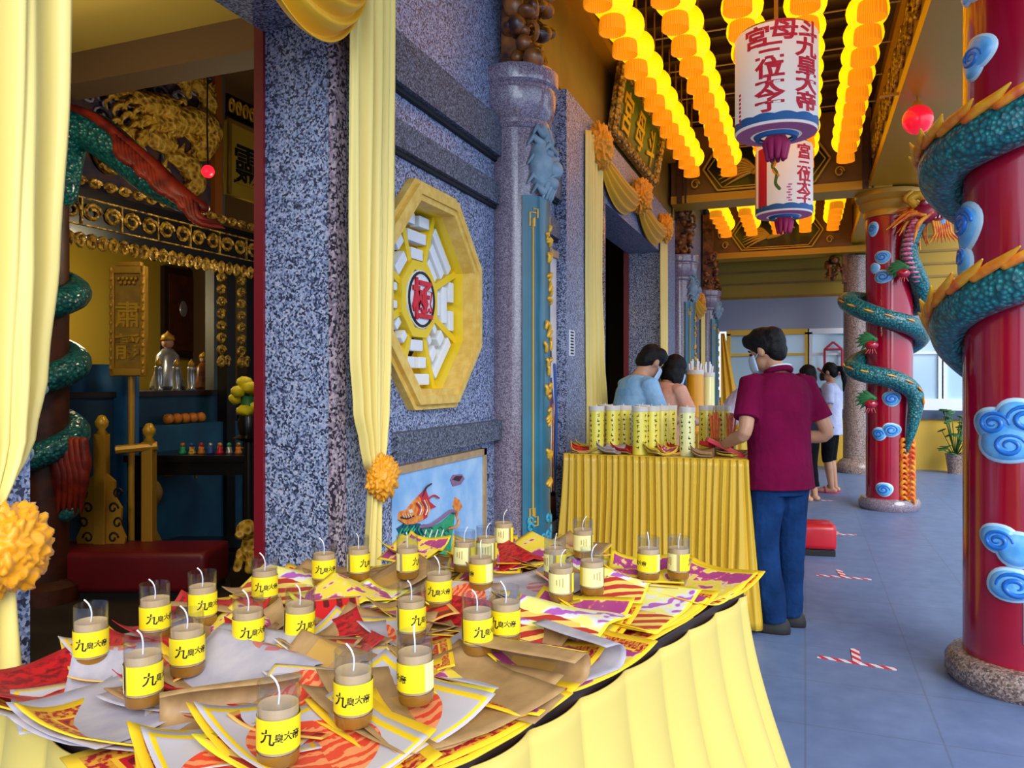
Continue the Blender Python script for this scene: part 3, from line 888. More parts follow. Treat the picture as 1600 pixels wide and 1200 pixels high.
# nearest curtain at the left edge of the photo
pr = [(3.0, .66, 1.135), (2.0, .66, 1.135), (1.65, .68, 1.12), (1.42, .72, 1.1), (1.28, .8, 1.075), (1.2, .88, 1.03), (1.17, .93, 1.0)]
curtain('broad pale yellow door curtain tied with a rosette, nearest the camera', CX+.02, pr, 1.15, (.985, 1.09), 1, 4, .035, (.75, .06, .2, -.02), rose_r=.085)
pr = [(3.0, 2.2, 2.52), (2.0, 2.2, 2.52), (1.5, 2.21, 2.5), (1.3, 2.235, 2.48), (1.17, 2.28, 2.45), (1.09, 2.31, 2.42)]
curtain('yellow door curtain hanging beside the octagon window, tied with a rosette', CX, pr, 1.06, (2.372, 1.06), 2, 4, .028, (.35, .07, .16, -.04), rose_r=.08)
pr = [(3.16, 5.2, 5.66), (2.2, 5.2, 5.66), (1.6, 5.22, 5.74), (1.2, 5.25, 5.85), (.25, 5.2, 5.9)]
curtain('yellow curtain on the near side of the main door, behind the tall candles', CX-.012, pr, .25, (5.5, 3.12), 3, 4, .03, None, rose_r=.16)
pr = [(3.02, 8.15, 8.5), (1.5, 8.15, 8.52), (.3, 8.1, 8.6)]
curtain('yellow curtain on the far side of the main door, against the speckled jamb', CX, pr, .3, (8.2, 3.02), 4, 3, .03, None, rose_r=.155)
pr = [(2.75, 10.4, 10.75), (.02, 10.38, 10.8)]
curtain('narrow yellow curtain at the far doorway, left of its pair', CX, pr, .6, (10.95, 2.5), 5, 3, .03, None, rose_r=.16)
pr = [(2.6, 11.45, 11.8), (.02, 11.4, 11.85)]
curtain('narrow yellow curtain at the far doorway, right of its pair', CX, pr, .6, None, 6, 3, .03, None)

def swag(label, x0, y0, y1, z, d0, d1, seed, m='satin_deep', group=None, zs=0):
    t = thing('door_swag', label, 'swag', (x0, (y0+y1)/2, z), 0, group)
    def f(u, v):
        s = (4*u*(1-u))**.75
        zz = z+zs*u-v*(d0+(d1-d0)*s) - .10*s*(1-v)
        b = .09*math.sin(PI*min(1, v*1.05))*s
        return Vector((x0+b+.014*math.sin(v*PI*11+1.5*s+seed)*(.4+s), y0+(y1-y0)*u+.02*(u-.5)*math.sin(v*9), zz))
    bm = BM(); grid(bm, f, 26, 54); solid(obj('drape', bm, M[m], t, True, world=True))
    return t
swag('first yellow swag over the main door, nearer the camera', CX+.02, 5.5, 6.86, 3.14, .08, .36, 1)
t = swag('second yellow swag over the main door, farther along', CX+.02, 6.86, 8.2, 3.1, .08, .36, 2)
t = thing('satin_rosette', 'orange satin rosette between the two main door swags', 'rosette', (CX+.05, 6.86, 3.06))
obj('bow', rosette_bm(.165, 9), M['rosette'], t, True)
swag('yellow swag over the near doorway, next to the tied curtain by the octagon window', CX+.02, 1.62, 2.27, 2.84, .1, .40, 3)
swag('yellow swag over the near doorway, next to the broad nearest curtain', CX+.02, 1.04, 1.62, 2.86, .1, .36, 5)
swag('short orange yellow swag over the far doorway', CX+.02, 10.5, 11.5, 2.6, .08, .34, 4)
# draped banner at the end of the corridor
t = thing('yellow_banner', 'yellow cloth drawn into a slanting triangle by the far windows', 'banner', (-1.25, 13.4, 0))
def f(u, v):
    z = 2.2-2.18*v
    w = .06+.42*v
    return Vector((-1.33+w*u, 13.35+.02*math.sin(u*14), z))
bm = BM(); grid(bm, f, 30, 12); solid(obj('drape', bm, M['satin_deep'], t, True, world=True))
# ================================================================== LANTERNS
M['globe'] = mat('glowing_yellow_lantern', '#ffd21c', .5, emit='#ffcc08', estr=.8, bump=(lambda: (sep(coords())[2]*420).sin(), .25, .004))
def fringe_col():
    x, y, z = sep(coords()); a = y.atan2(x)
    return mixc(((a*40).sin()*.5+.5), '#e07a08', '#ffab20')
M['fringe'] = mat('orange_lantern_fringe', rough=.6, fn=fringe_col, emit='#ff9a10', estr=.36)
M['lantern_cap'] = mat('lantern_cap', '#a8701a', .5)
LZ = 3.78
def make_lantern():
    t = thing('round_lantern', '', 'lantern', (0, 0, LZ))
    bm = BM()
    lathe(bm, [(.03, -.12)]+[(.132*math.cos(R(a)), .12*math.sin(R(a))) for a in range(-75, 76, 15)]+[(.03, .12)], seg=22); obj('globe', bm, M['globe'], t, True)
    bm = BM(); lathe(bm, [(0, .1), (.045, .1), (.045, .125), (.01, .13), (.006, .575), (0, .575)], seg=10); obj('cap', bm, M['lantern_cap'], t)
    bm = BM()
    n = 44; rings = []
    for rr, z in ((.05, -.1), (.074, -.108), (.08, -.14), (.082, -.2)):
        rings.append([bm.verts.new((rr*(1+.035*(-1)**k)*math.cos(2*PI*k/n), rr*(1+.035*(-1)**k)*math.sin(2*PI*k/n), z)) for k in range(n)])
    for rr, z in ((.077, -.2), (.073, -.14)):
        rings.append([bm.verts.new((rr*math.cos(2*PI*k/n), rr*math.sin(2*PI*k/n), z)) for k in range(n)])
    ring_faces(bm, rings); obj('fringe', bm, M['fringe'], t)
    return t
xs = [-1.13, -.755, -.375, 0.0, .375]
rowname = ['wall-side row', 'second row', 'middle row', 'fourth row', 'outer row']
ORD = 'first second third fourth fifth sixth seventh eighth ninth tenth eleventh twelfth thirteenth'.split()
lan = make_lantern(); first = True
for i, x in enumerate(xs):
    for k in range(13):
        y = 4.0+.36*k+(.1 if i % 2 else 0)
        lab = 'round yellow lantern with orange fringe, %s from the near cross beam, %s' % (ORD[12-k], rowname[i])
        o = lan if first else dup(lan, (x, y, LZ))
        o.location = (x, y, LZ); o['label'] = lab; o['group'] = 'round lanterns of the near bay'; first = False
    for k in range(5):
        y = 10.7+.36*k
        o = dup(lan, (x, y, LZ+.02), label='round lantern beyond the near cross beam, %s behind it in the %s' % (ORD[k], rowname[i])); o['group'] = 'round lanterns of the far bay'
# suspension wires across the ceiling
M['wire'] = mat('pale_rod', '#b0967a', .5)
for k in range(7):
    bm = BM(); tube(bm, [(-1.4, 4.15+.72*k, 4.2), (.66, 4.15+.72*k, 4.2)], .007, 6)
    tag(obj('hanging_rod', bm, M['wire']), 'thin pale rod across the dark ceiling, %s of the rods from the near end' % ORD[k], 'rod', 'rods over the lantern rows')

# big white cylinder lanterns
M['lan_white'] = mat('white_lantern_silk', '#efe6dc', .6, emit='#fff0dc', estr=.12)
M['lan_red'] = mat('red_lantern_print', '#d8203a', .6)
M['lan_teal'] = mat('teal_lantern_border', '#2468a8', .6)
M['lan_pink'] = mat('pink_lantern_border', '#d070a0', .6)
M['lan_green'] = mat('green_print', '#4c7a3c', .6)
M['magenta'] = mat('magenta_tassel', '#b01858', .6)
M['lan_yellow'] = mat('orange_print', '#f0a030', .6)
def wrap(bm, r, rot):
    for v in bm.verts:
        a = v.co.x/r + rot; rr = r+.0015+v.co.z
        v.co = Vector((rr*math.cos(a), rr*math.sin(a), v.co.y))
def sub_edges(bm, n=1):
    bmesh.ops.triangulate(bm, faces=bm.faces)
    bmesh.ops.subdivide_edges(bm, edges=[e for e in bm.edges if e.calc_length() > .03], cuts=n)
def big_lantern(x, y, z, r, h, label, phi, design):
    t = thing('cylinder_lantern', label, 'lantern', (x, y, z))
    bm = BM(); lathe(bm, [(r*.5, -h/2-.012), (r*.96, -h/2), (r, -h/2+.015), (r, h/2-.015), (r*.96, h/2), (r*.5, h/2+.02)], seg=48)
    body = obj('silk_cylinder', bm, M['lan_white'], t, 40)
    bm = BM()
    n = 72; rings = []
    for zz, rr in ((-h/2+.012, r+.002), (-h/2+.05, r+.002)):
        rings.append([bm.verts.new((rr*math.cos(2*PI*k/n), rr*math.sin(2*PI*k/n), zz+(.010*abs(math.sin(k*PI/6)) if zz > -h/2+.03 else 0))) for k in range(n)])
    ring_faces(bm, rings); obj('scalloped_border', bm, M['lan_teal'], body)
    bm = BM(); lathe(bm, [(r*.62, -h/2-.012), (r*.97, -h/2-.004), (r*.97, -h/2-.002), (r*.62, -h/2-.009)], seg=48); obj('bottom_ring', bm, M['lan_pink'], body)
    bm = BM(); lathe(bm, [(r*.4, -h/2-.03), (r*.5, -h/2-.03), (r*.55, -h/2-.01), (r*.4, -h/2-.008)], seg=40); obj('rim', bm, M['lan_teal'], body)
    bm = BM(); lathe(bm, [(r*.4, h/2+.012), (r*.9, h/2+.006), (r*.9, h/2+.016), (.012, h/2+.05), (.008, 4.3-z), (0, 4.3-z)], seg=24); obj('hanger', bm, M['lantern_cap'], t)
    bm = BM()
    for k in range(9): tube(bm, [(.03*math.cos(k*.7), .03*math.sin(k*.7), -h/2-.01), (.055*math.cos(k*.7), .055*math.sin(k*.7), -h/2-.06), (.05*math.cos(k*.7), .05*math.sin(k*.7), -h/2-.14)], [.02, .028, .014], 6, 0, True)
    ell(bm, (0, 0, -h/2-.03), (.06, .06, .04)); obj('tassel', bm, M['magenta'], t, True)
    def put(bmx, ang, zz, m, nm):
        bmx.transform(Matrix.Translation((0, zz, 0))); sub_edges(bmx); wrap(bmx, r, ang); obj(nm, bmx, m, body)
    if design == 0:
        for ch, aa, dz in (('宮', -27, .075), ('母', 11, .055), ('斗', 50, .055)): put(text_bm(ch, .125, .001, .028, sq=1.3), phi+R(aa), h/2-dz, M['lan_red'], 'lettering')
        for k, ch in enumerate('三位太子'): put(text_bm(ch, .112, .001, .03, sq=1.5), phi+R(-9), h/2-.165-.097*k, M['lan_red'], 'lettering')
        for k, ch in enumerate('九皇大帝'): put(text_bm(ch, .112, .001, .03, sq=1.5), phi+R(46), h/2-.15-.1*k, M['lan_red'], 'lettering')
        bm = BM()
        for k in range(8): box(bm, (0, -.09+k*-.024, 0), (.018, .014, .002), 0)
        put(bm, phi+R(-58), h*.02, M['lan_red'], 'small_print')
    else:
        for k, ch in enumerate('宮三位太子'): put(text_bm(ch, .115, .001, .028, sq=1.35), phi+R(44), h/2-.085-.1*k, M['lan_red'], 'lettering')
        bm = BM(); box(bm, (0, 0, 0), (.10, h-.08, .002)); put(bm, phi+R(-48), 0, M['lan_red'], 'red_band')
        bm = BM(); box(bm, (0, 0, 0), (.05, h-.1, .002)); put(bm, phi+R(-80), 0, M['lan_yellow'], 'orange_band')
        for m, pts, rad in (('lan_yellow', [(-.03, .17), (.03, .2), (.05, .15), (0, .1), (-.03, .04), (.01, -.02)], .014), ('lan_green', [(-.02, .12), (-.035, .06), (0, 0), (-.01, -.08), (.02, -.13)], .015), ('lan_red', [(.03, .19), (.05, .21)], .012)):
            bm = BM(); tube(bm, catmull([(a, b, 0) for a, b in pts], 6), rad, 6, 0, True)
            for v in bm.verts: v.co.z *= .12
            put(bm, phi+R(-14), .02, M[m], 'dragon_print')
        bm = BM()
        for k in range(7): box(bm, (-.012*(k % 2), -.06-k*.022, 0), (.03, .012, .002), 0)
        put(bm, phi+R(12), -.02, M['lan_pink'], 'small_print')
    return t
def facing(x, y): return math.atan2(-y, -x)
big_lantern(-.16, 4.76, 3.13, .232, .57, 'large white cylinder lantern with big red characters, nearer of the two', facing(-.16, 4.76), 0)
big_lantern(-.17, 6.95, 3.10, .232, .58, 'white cylinder lantern with red band and dragon print, farther of the two', facing(-.17, 6.95), 1)

# small red globe lamp and hooks beside the outer beam
t = thing('red_globe_lamp', 'small glowing red globe lamp behind the near pillar coil', 'lamp', (1.05, 6.3, 2.9))
p = ond(1434, 187, 5.6); t.location = p; MW[t.name] = Matrix.Translation(p)
bm = BM(); ell(bm, (0, 0, 0), .105, 20, 14); obj('globe', bm, mat('red_lamp_glass', '#e01830', .25, emit='#ff1030', estr=.45, coat=.5), t, True)
bm = BM(); tube(bm, [(0, 0, .1), (0, 0, .22), (-.25, 0, 3.5-p.z)], .012, 8); lathe(bm, [(0, .09), (.04, .09), (.03, .13), (0, .13)], seg=16); obj('hanger', bm, M['gold'], t)
# ================================================================== RED DRAGON PILLARS
M['pillar_red'] = mat('glossy_red_pillar', rough=.16, fn=vary('#a00428', '#ac082e', 3, 2), coat=.7)
def scales():
    co = coords('Object')
    d = X(voro(co, 46, 'Distance'))
    return ramp(d, [(.05, '#2fa8a0'), (.4, '#0f6e72'), (.75, '#064a54')])
M['dragon_teal'] = mat('teal_dragon_scales', rough=.3, fn=scales, coat=.4, bump=(lambda: X(voro(coords('Object'), 46, 'Distance')), .8, .012))
M['dragon_spine'] = mat('orange_spine', rough=.35, fn=lambda: ramp(sep(coords('Generated'))[2]*.3+noise_n(coords(), 14, 2)*.8, [(.3, '#d8481c'), (.5, '#f08a1c'), (.72, '#f8c024')]), coat=.4)
M['cloud_edge'] = mat('pale_cloud_edge', '#c0e2fa', .35, coat=.3)
M['cloud_blue'] = mat('blue_cloud', rough=.35, fn=vary('#58aef2', '#82c8fa', 14, 2), coat=.3)
M['cloud_deep'] = mat('deep_blue_swirl', '#2276d4', .35, coat=.3)
M['belly_pink'] = mat('pink_dragon_belly', rough=.4, fn=vary('#d04a78', '#f09ab0', 24, 2))
M['mane_orange'] = mat('orange_mane', rough=.45, fn=vary('#d8481c', '#f4a42c', 18, 2))
M['head_maroon'] = mat('maroon_dragon_face', '#8c1230', .4)
M['tooth'] = mat('ivory', '#f0ead8', .4)
M['cactus_green'] = mat('green_claw_tuft', '#1f6a3c', .5)

def on_cyl(r, a, z, o=0):
    return Vector(((r+o)*math.cos(a), (r+o)*math.sin(a), z))
def cloud(parent, r, lobes, swirls, name='cloud'):
    """lobes: [(angle, z, radius_t, radius_z)] on a cylinder of radius r; swirls: [(angle,z,size,dir)]"""
    bm = BM()
    for k, (a, z, ra, rz) in enumerate(lobes):
        for mi, kk, h in ((0, 1.0, .014), (1, .86, .024)):
            rings = []
            for q in (1, .92, .6, 0.02):
                ring = []
                for i in range(28):
                    th = 2*PI*i/28
                    wob = 1+.05*math.sin(3*th+k)
                    ring.append(bm.verts.new(on_cyl(r, a+ra*kk*wob*q*math.cos(th)/r, z+rz*kk*wob*q*math.sin(th), -.004 if q == 1 else h*(1-.5*q*q)+k*.002)))
                rings.append(ring)
            ring_faces(bm, rings, True, mi, False, True)
    o = obj(name, bm, [M['cloud_edge'], M['cloud_blue']], parent, True)
    for (a, z, s, d) in swirls:
        bm = BM()
        pts = []
        for i in range(34):
            th = i*.36; q = s*(1-i/38)
            pts.append(on_cyl(r, a+d*q*math.cos(th)/r, z+q*.85*math.sin(th), .02))
        tube(bm, pts, lerp_list([s*.1, s*.2, s*.18, s*.06], 34), 7, 0, True); obj('swirl', bm, M['cloud_deep'], o, True)
    return o
def spine_ridge(parent, pts, nrm, size, name='spine_spike', every=1, m='dragon_spine', tilt=.5):
    for i in range(0, len(pts)-1, every):
        bm = BM()
        p = pts[i]; d = (pts[i+1]-pts[i]).normalized(); n = nrm[i]
        tip = p + n*size*1.0 + d*size*1.6
        tube(bm, [p-d*size*.9, p+n*size*.35, p+n*size*.6+d*size*.9, tip], [size*.24, size*.32, size*.26, size*.06], 8, 0, True)
        obj(name, bm, M[m], parent, True)
def pillar_base(t, r, z_top, cap, col='granite_brown'):
    bm = BM(); lathe(bm, [(0, .1), (r, .1), (r, z_top), (0, z_top)], seg=64); obj('shaft', bm, M['pillar_red'], t, 40)
    bm = BM(); lathe(bm, [(0, 0), (r+.055, 0), (r+.075, .03), (r+.075, .09), (r+.05, .125), (r, .13), (0, .13)], seg=56); obj('base', bm, M[col], t, 40)
    if cap:
        bm = BM(); lathe(bm, [(r, z_top-.02), (r+.02, z_top-.02), (r+.03, z_top+.03), (r+.02, z_top+.05), (r+.06, z_top+.09), (r+.075, z_top+.13), (r+.06, z_top+.15), (r+.11, z_top+.2), (r+.11, z_top+.25), (r, z_top+.26)], seg=48); obj('capital', bm, M['gold'], t, 40)

# ---- nearest pillar
PX, PY, PR = .95, 4.17, .25
t = thing('dragon_pillar', 'large red pillar at the right edge with a teal dragon coiling round it', 'pillar', (PX, PY, 0)); t['kind'] = 'thing'
pillar_base(t, PR, 3.465, False)
fc = math.atan2(-PY, -PX)          # angle that faces the photographer
ang = lambda deg: fc + R(deg)      # + is image right
pts, nr = [], []
turns0, turns1 = -215, 520
N = 130
zc0 = 1.81                           # height of the second coil where it faces the camera
pitch = .70
CZ = [(-215, 1.05), (-180, 1.26), (-90, 1.62), (0, 1.845), (90, 2.0), (180, 2.17), (270, 2.40), (360, 2.53), (430, 2.75), (520, 3.5)]
def coil_z(d):
    for k in range(len(CZ)-1):
        if d <= CZ[k+1][0]:
            P0, P1, P2_, P3 = CZ[max(k-1, 0)], CZ[k], CZ[k+1], CZ[min(k+2, len(CZ)-1)]
            m1 = (P2_[1]-P0[1])/(P2_[0]-P0[0]); m2 = (P3[1]-P1[1])/(P3[0]-P1[0]); h = P2_[0]-P1[0]; q = (d-P1[0])/h
            return (2*q**3-3*q*q+1)*P1[1]+(q**3-2*q*q+q)*h*m1+(-2*q**3+3*q*q)*P2_[1]+(q**3-q*q)*h*m2
    return CZ[-1][1]
path = []
for i in range(N+1):
    d = turns0 + (turns1-turns0)*i/N   # degrees; + = image right = higher
    z = coil_z(d)
    rad = lerp_list([.03, .075, .105, .112, .112, .112, .112, .112], N+1)[i]
    a = ang(d)
    path.append((on_cyl(PR, a, z, rad*.72), rad, a))
keep = [p for p in path if p[0].z < 3.3]
bm = BM(); tube(bm, [p[0] for p in keep], [p[1] for p in keep], 20, 0, True); body = obj('dragon_body', bm, M['dragon_teal'], t, True)
rp, rn = [], []
for p, rad, a in keep[8::3]:
    n = Vector((math.cos(a)*.8, math.sin(a)*.8, .6)).normalized()
    rp.append(p + n*rad*.98); rn.append(n)
spine_ridge(body, rp, rn, .08)
for nm, lobes, sw in (
    ('cloud', [(ang(-28), 1.205, .1, .085), (ang(-4), 1.23, .11, .1), (ang(-12), 1.13, .15, .1), (ang(14), 1.16, .1, .1)], [(ang(-26), 1.21, .06, 1), (ang(2), 1.235, .07, -1), (ang(-12), 1.115, .06, 1)]),
    ('cloud', [(ang(-24), .70, .085, .07), (ang(-4), .66, .11, .085), (ang(-9), .5, .12, .08), (ang(16), .52, .09, .07)], [(ang(-22), .69, .055, 1), (ang(-7), .5, .07, -1)]),
    ('cloud', [(ang(-70), 2.12, .14, .13), (ang(-72), 1.95, .09, .1), (ang(-66), 1.86, .06, .09)], [(ang(-68), 2.14, .08, 1), (ang(-72), 1.98, .05, -1)]),
    ('cloud', [(ang(-52), 2.86, .075, .08), (ang(-44), 2.9, .09, .085)], [(ang(-50), 2.88, .055, 1)]),
    ('cloud', [(ang(-62), 3.22, .07, .075), (ang(-42), 3.24, .13, .1), (ang(-28), 3.27, .08, .09)], [(ang(-60), 3.22, .05, 1), (ang(-40), 3.25, .08, -1)]),
): cloud(t, PR, lobes, sw)
bm = BM()
grid(bm, lambda u, v: on_cyl(PR, ang(-1+14*u), .25+.25*v, .004), 6, 4); solid(obj('notice_plate', bm, M['white_paint'], t, True, label='small white plate'), .003)

# ---- second pillar
QX, QY, QR = .86, 9.35, .235
t = thing('dragon_pillar', 'second red dragon pillar, standing beyond the kneeling stool under the gold capital', 'pillar', (QX, QY, 0)); t['kind'] = 'thing'
pillar_base(t, QR, 3.2, True, 'granite_pink')
fc2 = math.atan2(-QY, -QX)
ang2 = lambda deg: fc2 + R(deg)
rt = Vector((math.cos(TH), math.sin(TH), 0)).normalized(); tc = Vector((math.cos(fc2), math.sin(fc2), 0)); rt = Vector((-tc.y, tc.x, 0))
K = 8.4/1200
def q(px, py, dep=0): return rt*((px-1389)*K) + tc*dep + UP*(1.4+(595-py)*K)
# dragon body: tail low on the right, two wide loops, neck rising on the right side to the head
cp = [q(1412, 705, .2), q(1421, 660, .24), q(1424, 618, .24), q(1400, 595, .3), q(1350, 582, .3), q(1338, 570, .12), q(1370, 552, -.2), q(1400, 548, -.26), q(1432, 528, -.1), q(1418, 512, .24), q(1375, 497, .34), q(1338, 478, .22), q(1332, 466, .0), q(1380, 470, -.3), q(1432, 478, -.12), q(1430, 445, .14), q(1416, 405, .27), q(1424, 366, .3), q(1438, 345, .3)]
path = catmull(cp, 6)
bm = BM(); rad = lerp_list([.02, .06, .09, .1, .1, .095, .1, .1, .1, .1, .1, .1, .1, .1, .1, .095, .09, .08, .075], len(path)); tube(bm, path, rad, 14, 0, True)
body = obj('dragon_body', bm, M['dragon_teal'], t, True)
seg = path[-26:]
bm = BM()
for i, p in enumerate(seg):
    s_ = i/len(seg)
    ell(bm, p + tc*.055 - rt*.02, (.062, .062, .022), 10, 6)
obj('belly', bm, M['belly_pink'], body, True)
f2 = [p for i, p in enumerate(path[10:80]) if i % 3 == 0]
spine_ridge(body, [p + (Vector((p.x, p.y, 0)).normalized()*.085 + UP*.03) for p in f2], [Vector((p.x, p.y, .05)).normalized() for p in f2], .035)
# head turned to the image right
hd = q(1440, 347, .34)
def hq(a, b, c=0): return hd + rt*a + UP*b + tc*c
bm = BM()
ell(bm, hq(-.02, .0), (.13, .12, .11)); ell(bm, hq(.12, .05), (.11, .085, .05)); ell(bm, hq(.22, .07), (.055, .06, .05)); ell(bm, hq(.11, -.08), (.1, .06, .035)); ell(bm, hq(-.04, .09, .08), .04); ell(bm, hq(-.04, .09, -.08), .04)
tube(bm, [hq(.0, -.02), hq(.1, .0), hq(.2, .03)], .05, 8, 0, True)
head = obj('dragon_head', bm, M['head_maroon'], t, True)
bm = BM()
for k in range(6): tube(bm, [hq(.06+.035*k, .02, .07), hq(.065+.035*k, -.02, .075)], [.011, .003], 5, 0, True)
for k in range(4): tube(bm, [hq(.07+.035*k, -.06, .05), hq(.075+.035*k, -.03, .055)], [.01, .003], 5, 0, True)
tube(bm, catmull([hq(.2, .09), hq(.27, .12), hq(.3, .06), hq(.24, .03)], 5), .022, 6, 0, True)
for s in (-1, 1): ell(bm, hq(-.01, .1, s*.1), .022)
obj('teeth', bm, M['tooth'], head, True)
bm = BM()
tube(bm, catmull([hq(-.1, .08), hq(-.16, .16), hq(-.08, .2), hq(-.02, .15)], 5), .045, 8, 0, True); tube(bm, catmull([hq(-.12, .1), hq(-.2, .17), hq(-.16, .23)], 5), .03, 8, 0, True)
obj('crest', bm, M['gold_bright'], head, True)
bm = BM()
rnd = random.Random(4)
for k in range(26):
    a = R(150+rnd.random()*110); l = .16+.2*rnd.random()
    b0 = hq(-.08+.12*rnd.random(), -.05+.05*rnd.random(), .1*(rnd.random()-.5)*2)
    tube(bm, catmull([b0, b0+rt*l*.5*math.cos(a)+UP*(l*.5*math.sin(a)+.02), b0+rt*l*math.cos(a+.25)+UP*l*math.sin(a+.25)+tc*.04], 4), lerp_list([.02, .026, .005], 9), 6, 0, True)
for k in range(8):
    b0 = hq(.05+.02*k, -.1, .04); tube(bm, [b0, b0+UP*-.12+rt*.02, b0+UP*-.22+rt*(-.04+.02*k)], [.018, .016, .004], 6, 0, True)
obj('mane', bm, M['mane_orange'], head, True)
bm = BM(); ell(bm, hq(.14, -.11), (.07, .06, .06)); obj('beard', bm, M['cloud_blue'], head, True)
# flame tail low on the right
bm = BM()
for k in range(12):
    py = 688+k*8
    b0 = q(1414, py, .2)
    for s in (-1, 1):
        tube(bm, catmull([b0, b0+rt*s*.04+UP*.03+tc*.02, b0+rt*s*.065+UP*-.02, b0+rt*s*.05+UP*-.08], 4), lerp_list([.016, .022, .004], 13), 6, 0, True)
tube(bm, [q(1413, 690, .2), q(1416, 778, .2)], .02, 6, 0, True)
obj('flame_tail', bm, M['mane_orange'], t, True)
# claws and green tufts
for (px, py, dep, s) in ((1365, 532, .33, -1), (1364, 622, .33, -1), (1408, 425, .33, -1)):
    bm = BM(); c0 = q(px, py, dep)
    for k in range(7):
        a = R(120+k*22); tube(bm, [c0+rt*.03, c0+rt*.09*math.cos(a)+UP*.07*math.sin(a), c0+rt*.16*math.cos(a)+UP*.12*math.sin(a)+UP*-.02], [.03, .024, .004], 6, 0, True)
    obj('leg_tuft', bm, M['cactus_green'], t, True)
    bm = BM(); c1 = c0+rt*.0+UP*-.06; ell(bm, c1, (.07, .05, .05))
    for k in range(4): tube(bm, [c1, c1+rt*(-.06+.035*k)+UP*-.09+tc*.03], [.018, .005], 6, 0, True)
    obj('claw', bm, M['pillar_red'], t, True)
for lob, sw in (([(ang2(-42), 3.05-.0, .07, .085)], [(ang2(-42), 3.05, .045, 1)]),
                ([(ang2(-16), 2.75-.02, .09, .075), (ang2(-36), 2.62, .06, .06), (ang2(-14), 2.52, .1, .075)], [(ang2(-16), 2.73, .05, 1), (ang2(-14), 2.52, .055, -1)]),
                ([(ang2(6), 1.21, .1, .085)], [(ang2(6), 1.21, .06, 1)]),
                ([(ang2(-24), .83, .085, .075), (ang2(6), .875, .1, .08)], [(ang2(-24), .83, .05, 1), (ang2(6), .875, .06, -1)]),
                ([(ang2(-12), .215+.02, .095, .08)], [(ang2(-12), .235, .055, 1)])):
    cloud(t, QR, lob, sw)
# plain granite pillar at the far end
p = onz(1338, 738, 0)
t = thing('granite_pillar', 'plain brown granite pillar with round base, at the far end of the corridor', 'pillar', (p.x, p.y, 0)); t['kind'] = 'thing'
bm = BM(); lathe(bm, [(0, .2), (.19, .2), (.18, 3.3), (0, 3.3)], seg=40); obj('shaft', bm, M['granite_brown'], t, 40)
bm = BM(); lathe(bm, [(0, 0), (.27, 0), (.29, .06), (.28, .13), (.24, .18), (.19, .22), (0, .22)], seg=40); obj('base', bm, M['granite_brown'], t, 40)
bm = BM(); box2(bm, (-.2, -.12, 2.9), (-.02, .12, 3.35)); carved_cluster(bm, (-.42, -.1, 2.95), (-.1, .1, 3.3), 40, 7, .03, .06); obj('carved_bracket', bm, M['wood_carved'], t, 50)
# ================================================================== NEAR OFFERING TABLE
M['cloth_pale'] = mat('pale_yellow_cloth', '#d8be5e', .6, sheen=.05)
TA = math.atan2(2.23-.905, -.894+1.27)       # direction of the long edge
TO = Vector((-1.27, .905, 0)); TU = Vector((math.cos(TA), math.sin(TA), 0)); TV = Vector((TU.y, -TU.x, 0))
TL, TW, TH_ = 1.375, .775, .875
def tp(u, v, z=0): return TO + TU*u + TV*v + UP*z
tcen = tp(TL/2, TW/2)
t = thing('folding_table', 'long table under the yellow cloth, nearest the camera', 'table', tcen, TA)
bm = BM(); box(bm, (0, 0, TH_-.014), (TL+.008, TW+.008, .034), bev=.004); obj('table_top', bm, M['wood_dark'], t)
for sx in (-1, 1):
    for sy in (-1, 1):
        bm = BM(); tube(bm, [(sx*(TL/2-.12), sy*(TW/2-.1), 0), (sx*(TL/2-.12), sy*(TW/2-.1), TH_-.03)], .016, 10); obj('leg', bm, mat('steel_leg', '#707478', .4, .8) if (sx, sy) == (-1, -1) else bpy.data.materials['steel_leg'], t)

def skirt(name, label, cat, cen, rot, L, W, z_top, z_bot, pl, amp, flare, mats, seed, nper=640, nv=28, top=True, r=.03, pin=.15, smooth_side=None, jit=1.6):
    t = thing(name, label, cat, cen, rot)
    per = 2*(L+W)
    def edge(s):
        s %= per
        if s < L: return Vector((-L/2+s, -W/2, 0)), Vector((0, -1, 0))
        s -= L
        if s < W: return Vector((L/2, -W/2+s, 0)), Vector((1, 0, 0))
        s -= W
        if s < L: return Vector((L/2-s, W/2, 0)), Vector((0, 1, 0))
        s -= L
        return Vector((-L/2, W/2-s, 0)), Vector((-1, 0, 0))
    def f(u, v):
        s = u*per
        p, n = edge(s)
        # soften corners
        acc = Vector(); 
        for k in range(-4, 5): acc += edge(s+k*.012)[1]
        n = acc.normalized()
        w = noise.noise(Vector((s*1.7, seed, v*.6)))
        a = amp*(pin+(1-pin)*smoothstep(0, .55, v))*(.7+.5*w)
        side = 1.0 if smooth_side is None else smooth_side(s, L, W)
        ph = 2*PI*s/pl + jit*noise.noise(Vector((s*2.1*jit/1.6, seed+7, v*.8))) + .5*v*math.sin(s*3)
        fold_ = (math.sin(ph)+.35*math.sin(2.3*ph+seed)) if amp < .03 else 2.2*abs(math.sin(ph/2))**.7-1.2
        o = a*side*fold_ + flare*v**1.3*(1+.5*w)
        return p + n*(o+.004) + Vector((0, 0, z_top+(z_bot-z_top)*v))
    bm = BM(); grid(bm, f, nper, nv, wrap=True)
    o = solid(obj('skirt', bm, mats, t, True), .003)
    if top:
        bm = BM(); box(bm, (0, 0, z_top), (L+.004, W+.004, .006)); obj('cloth_top', bm, mats, t)
    return t
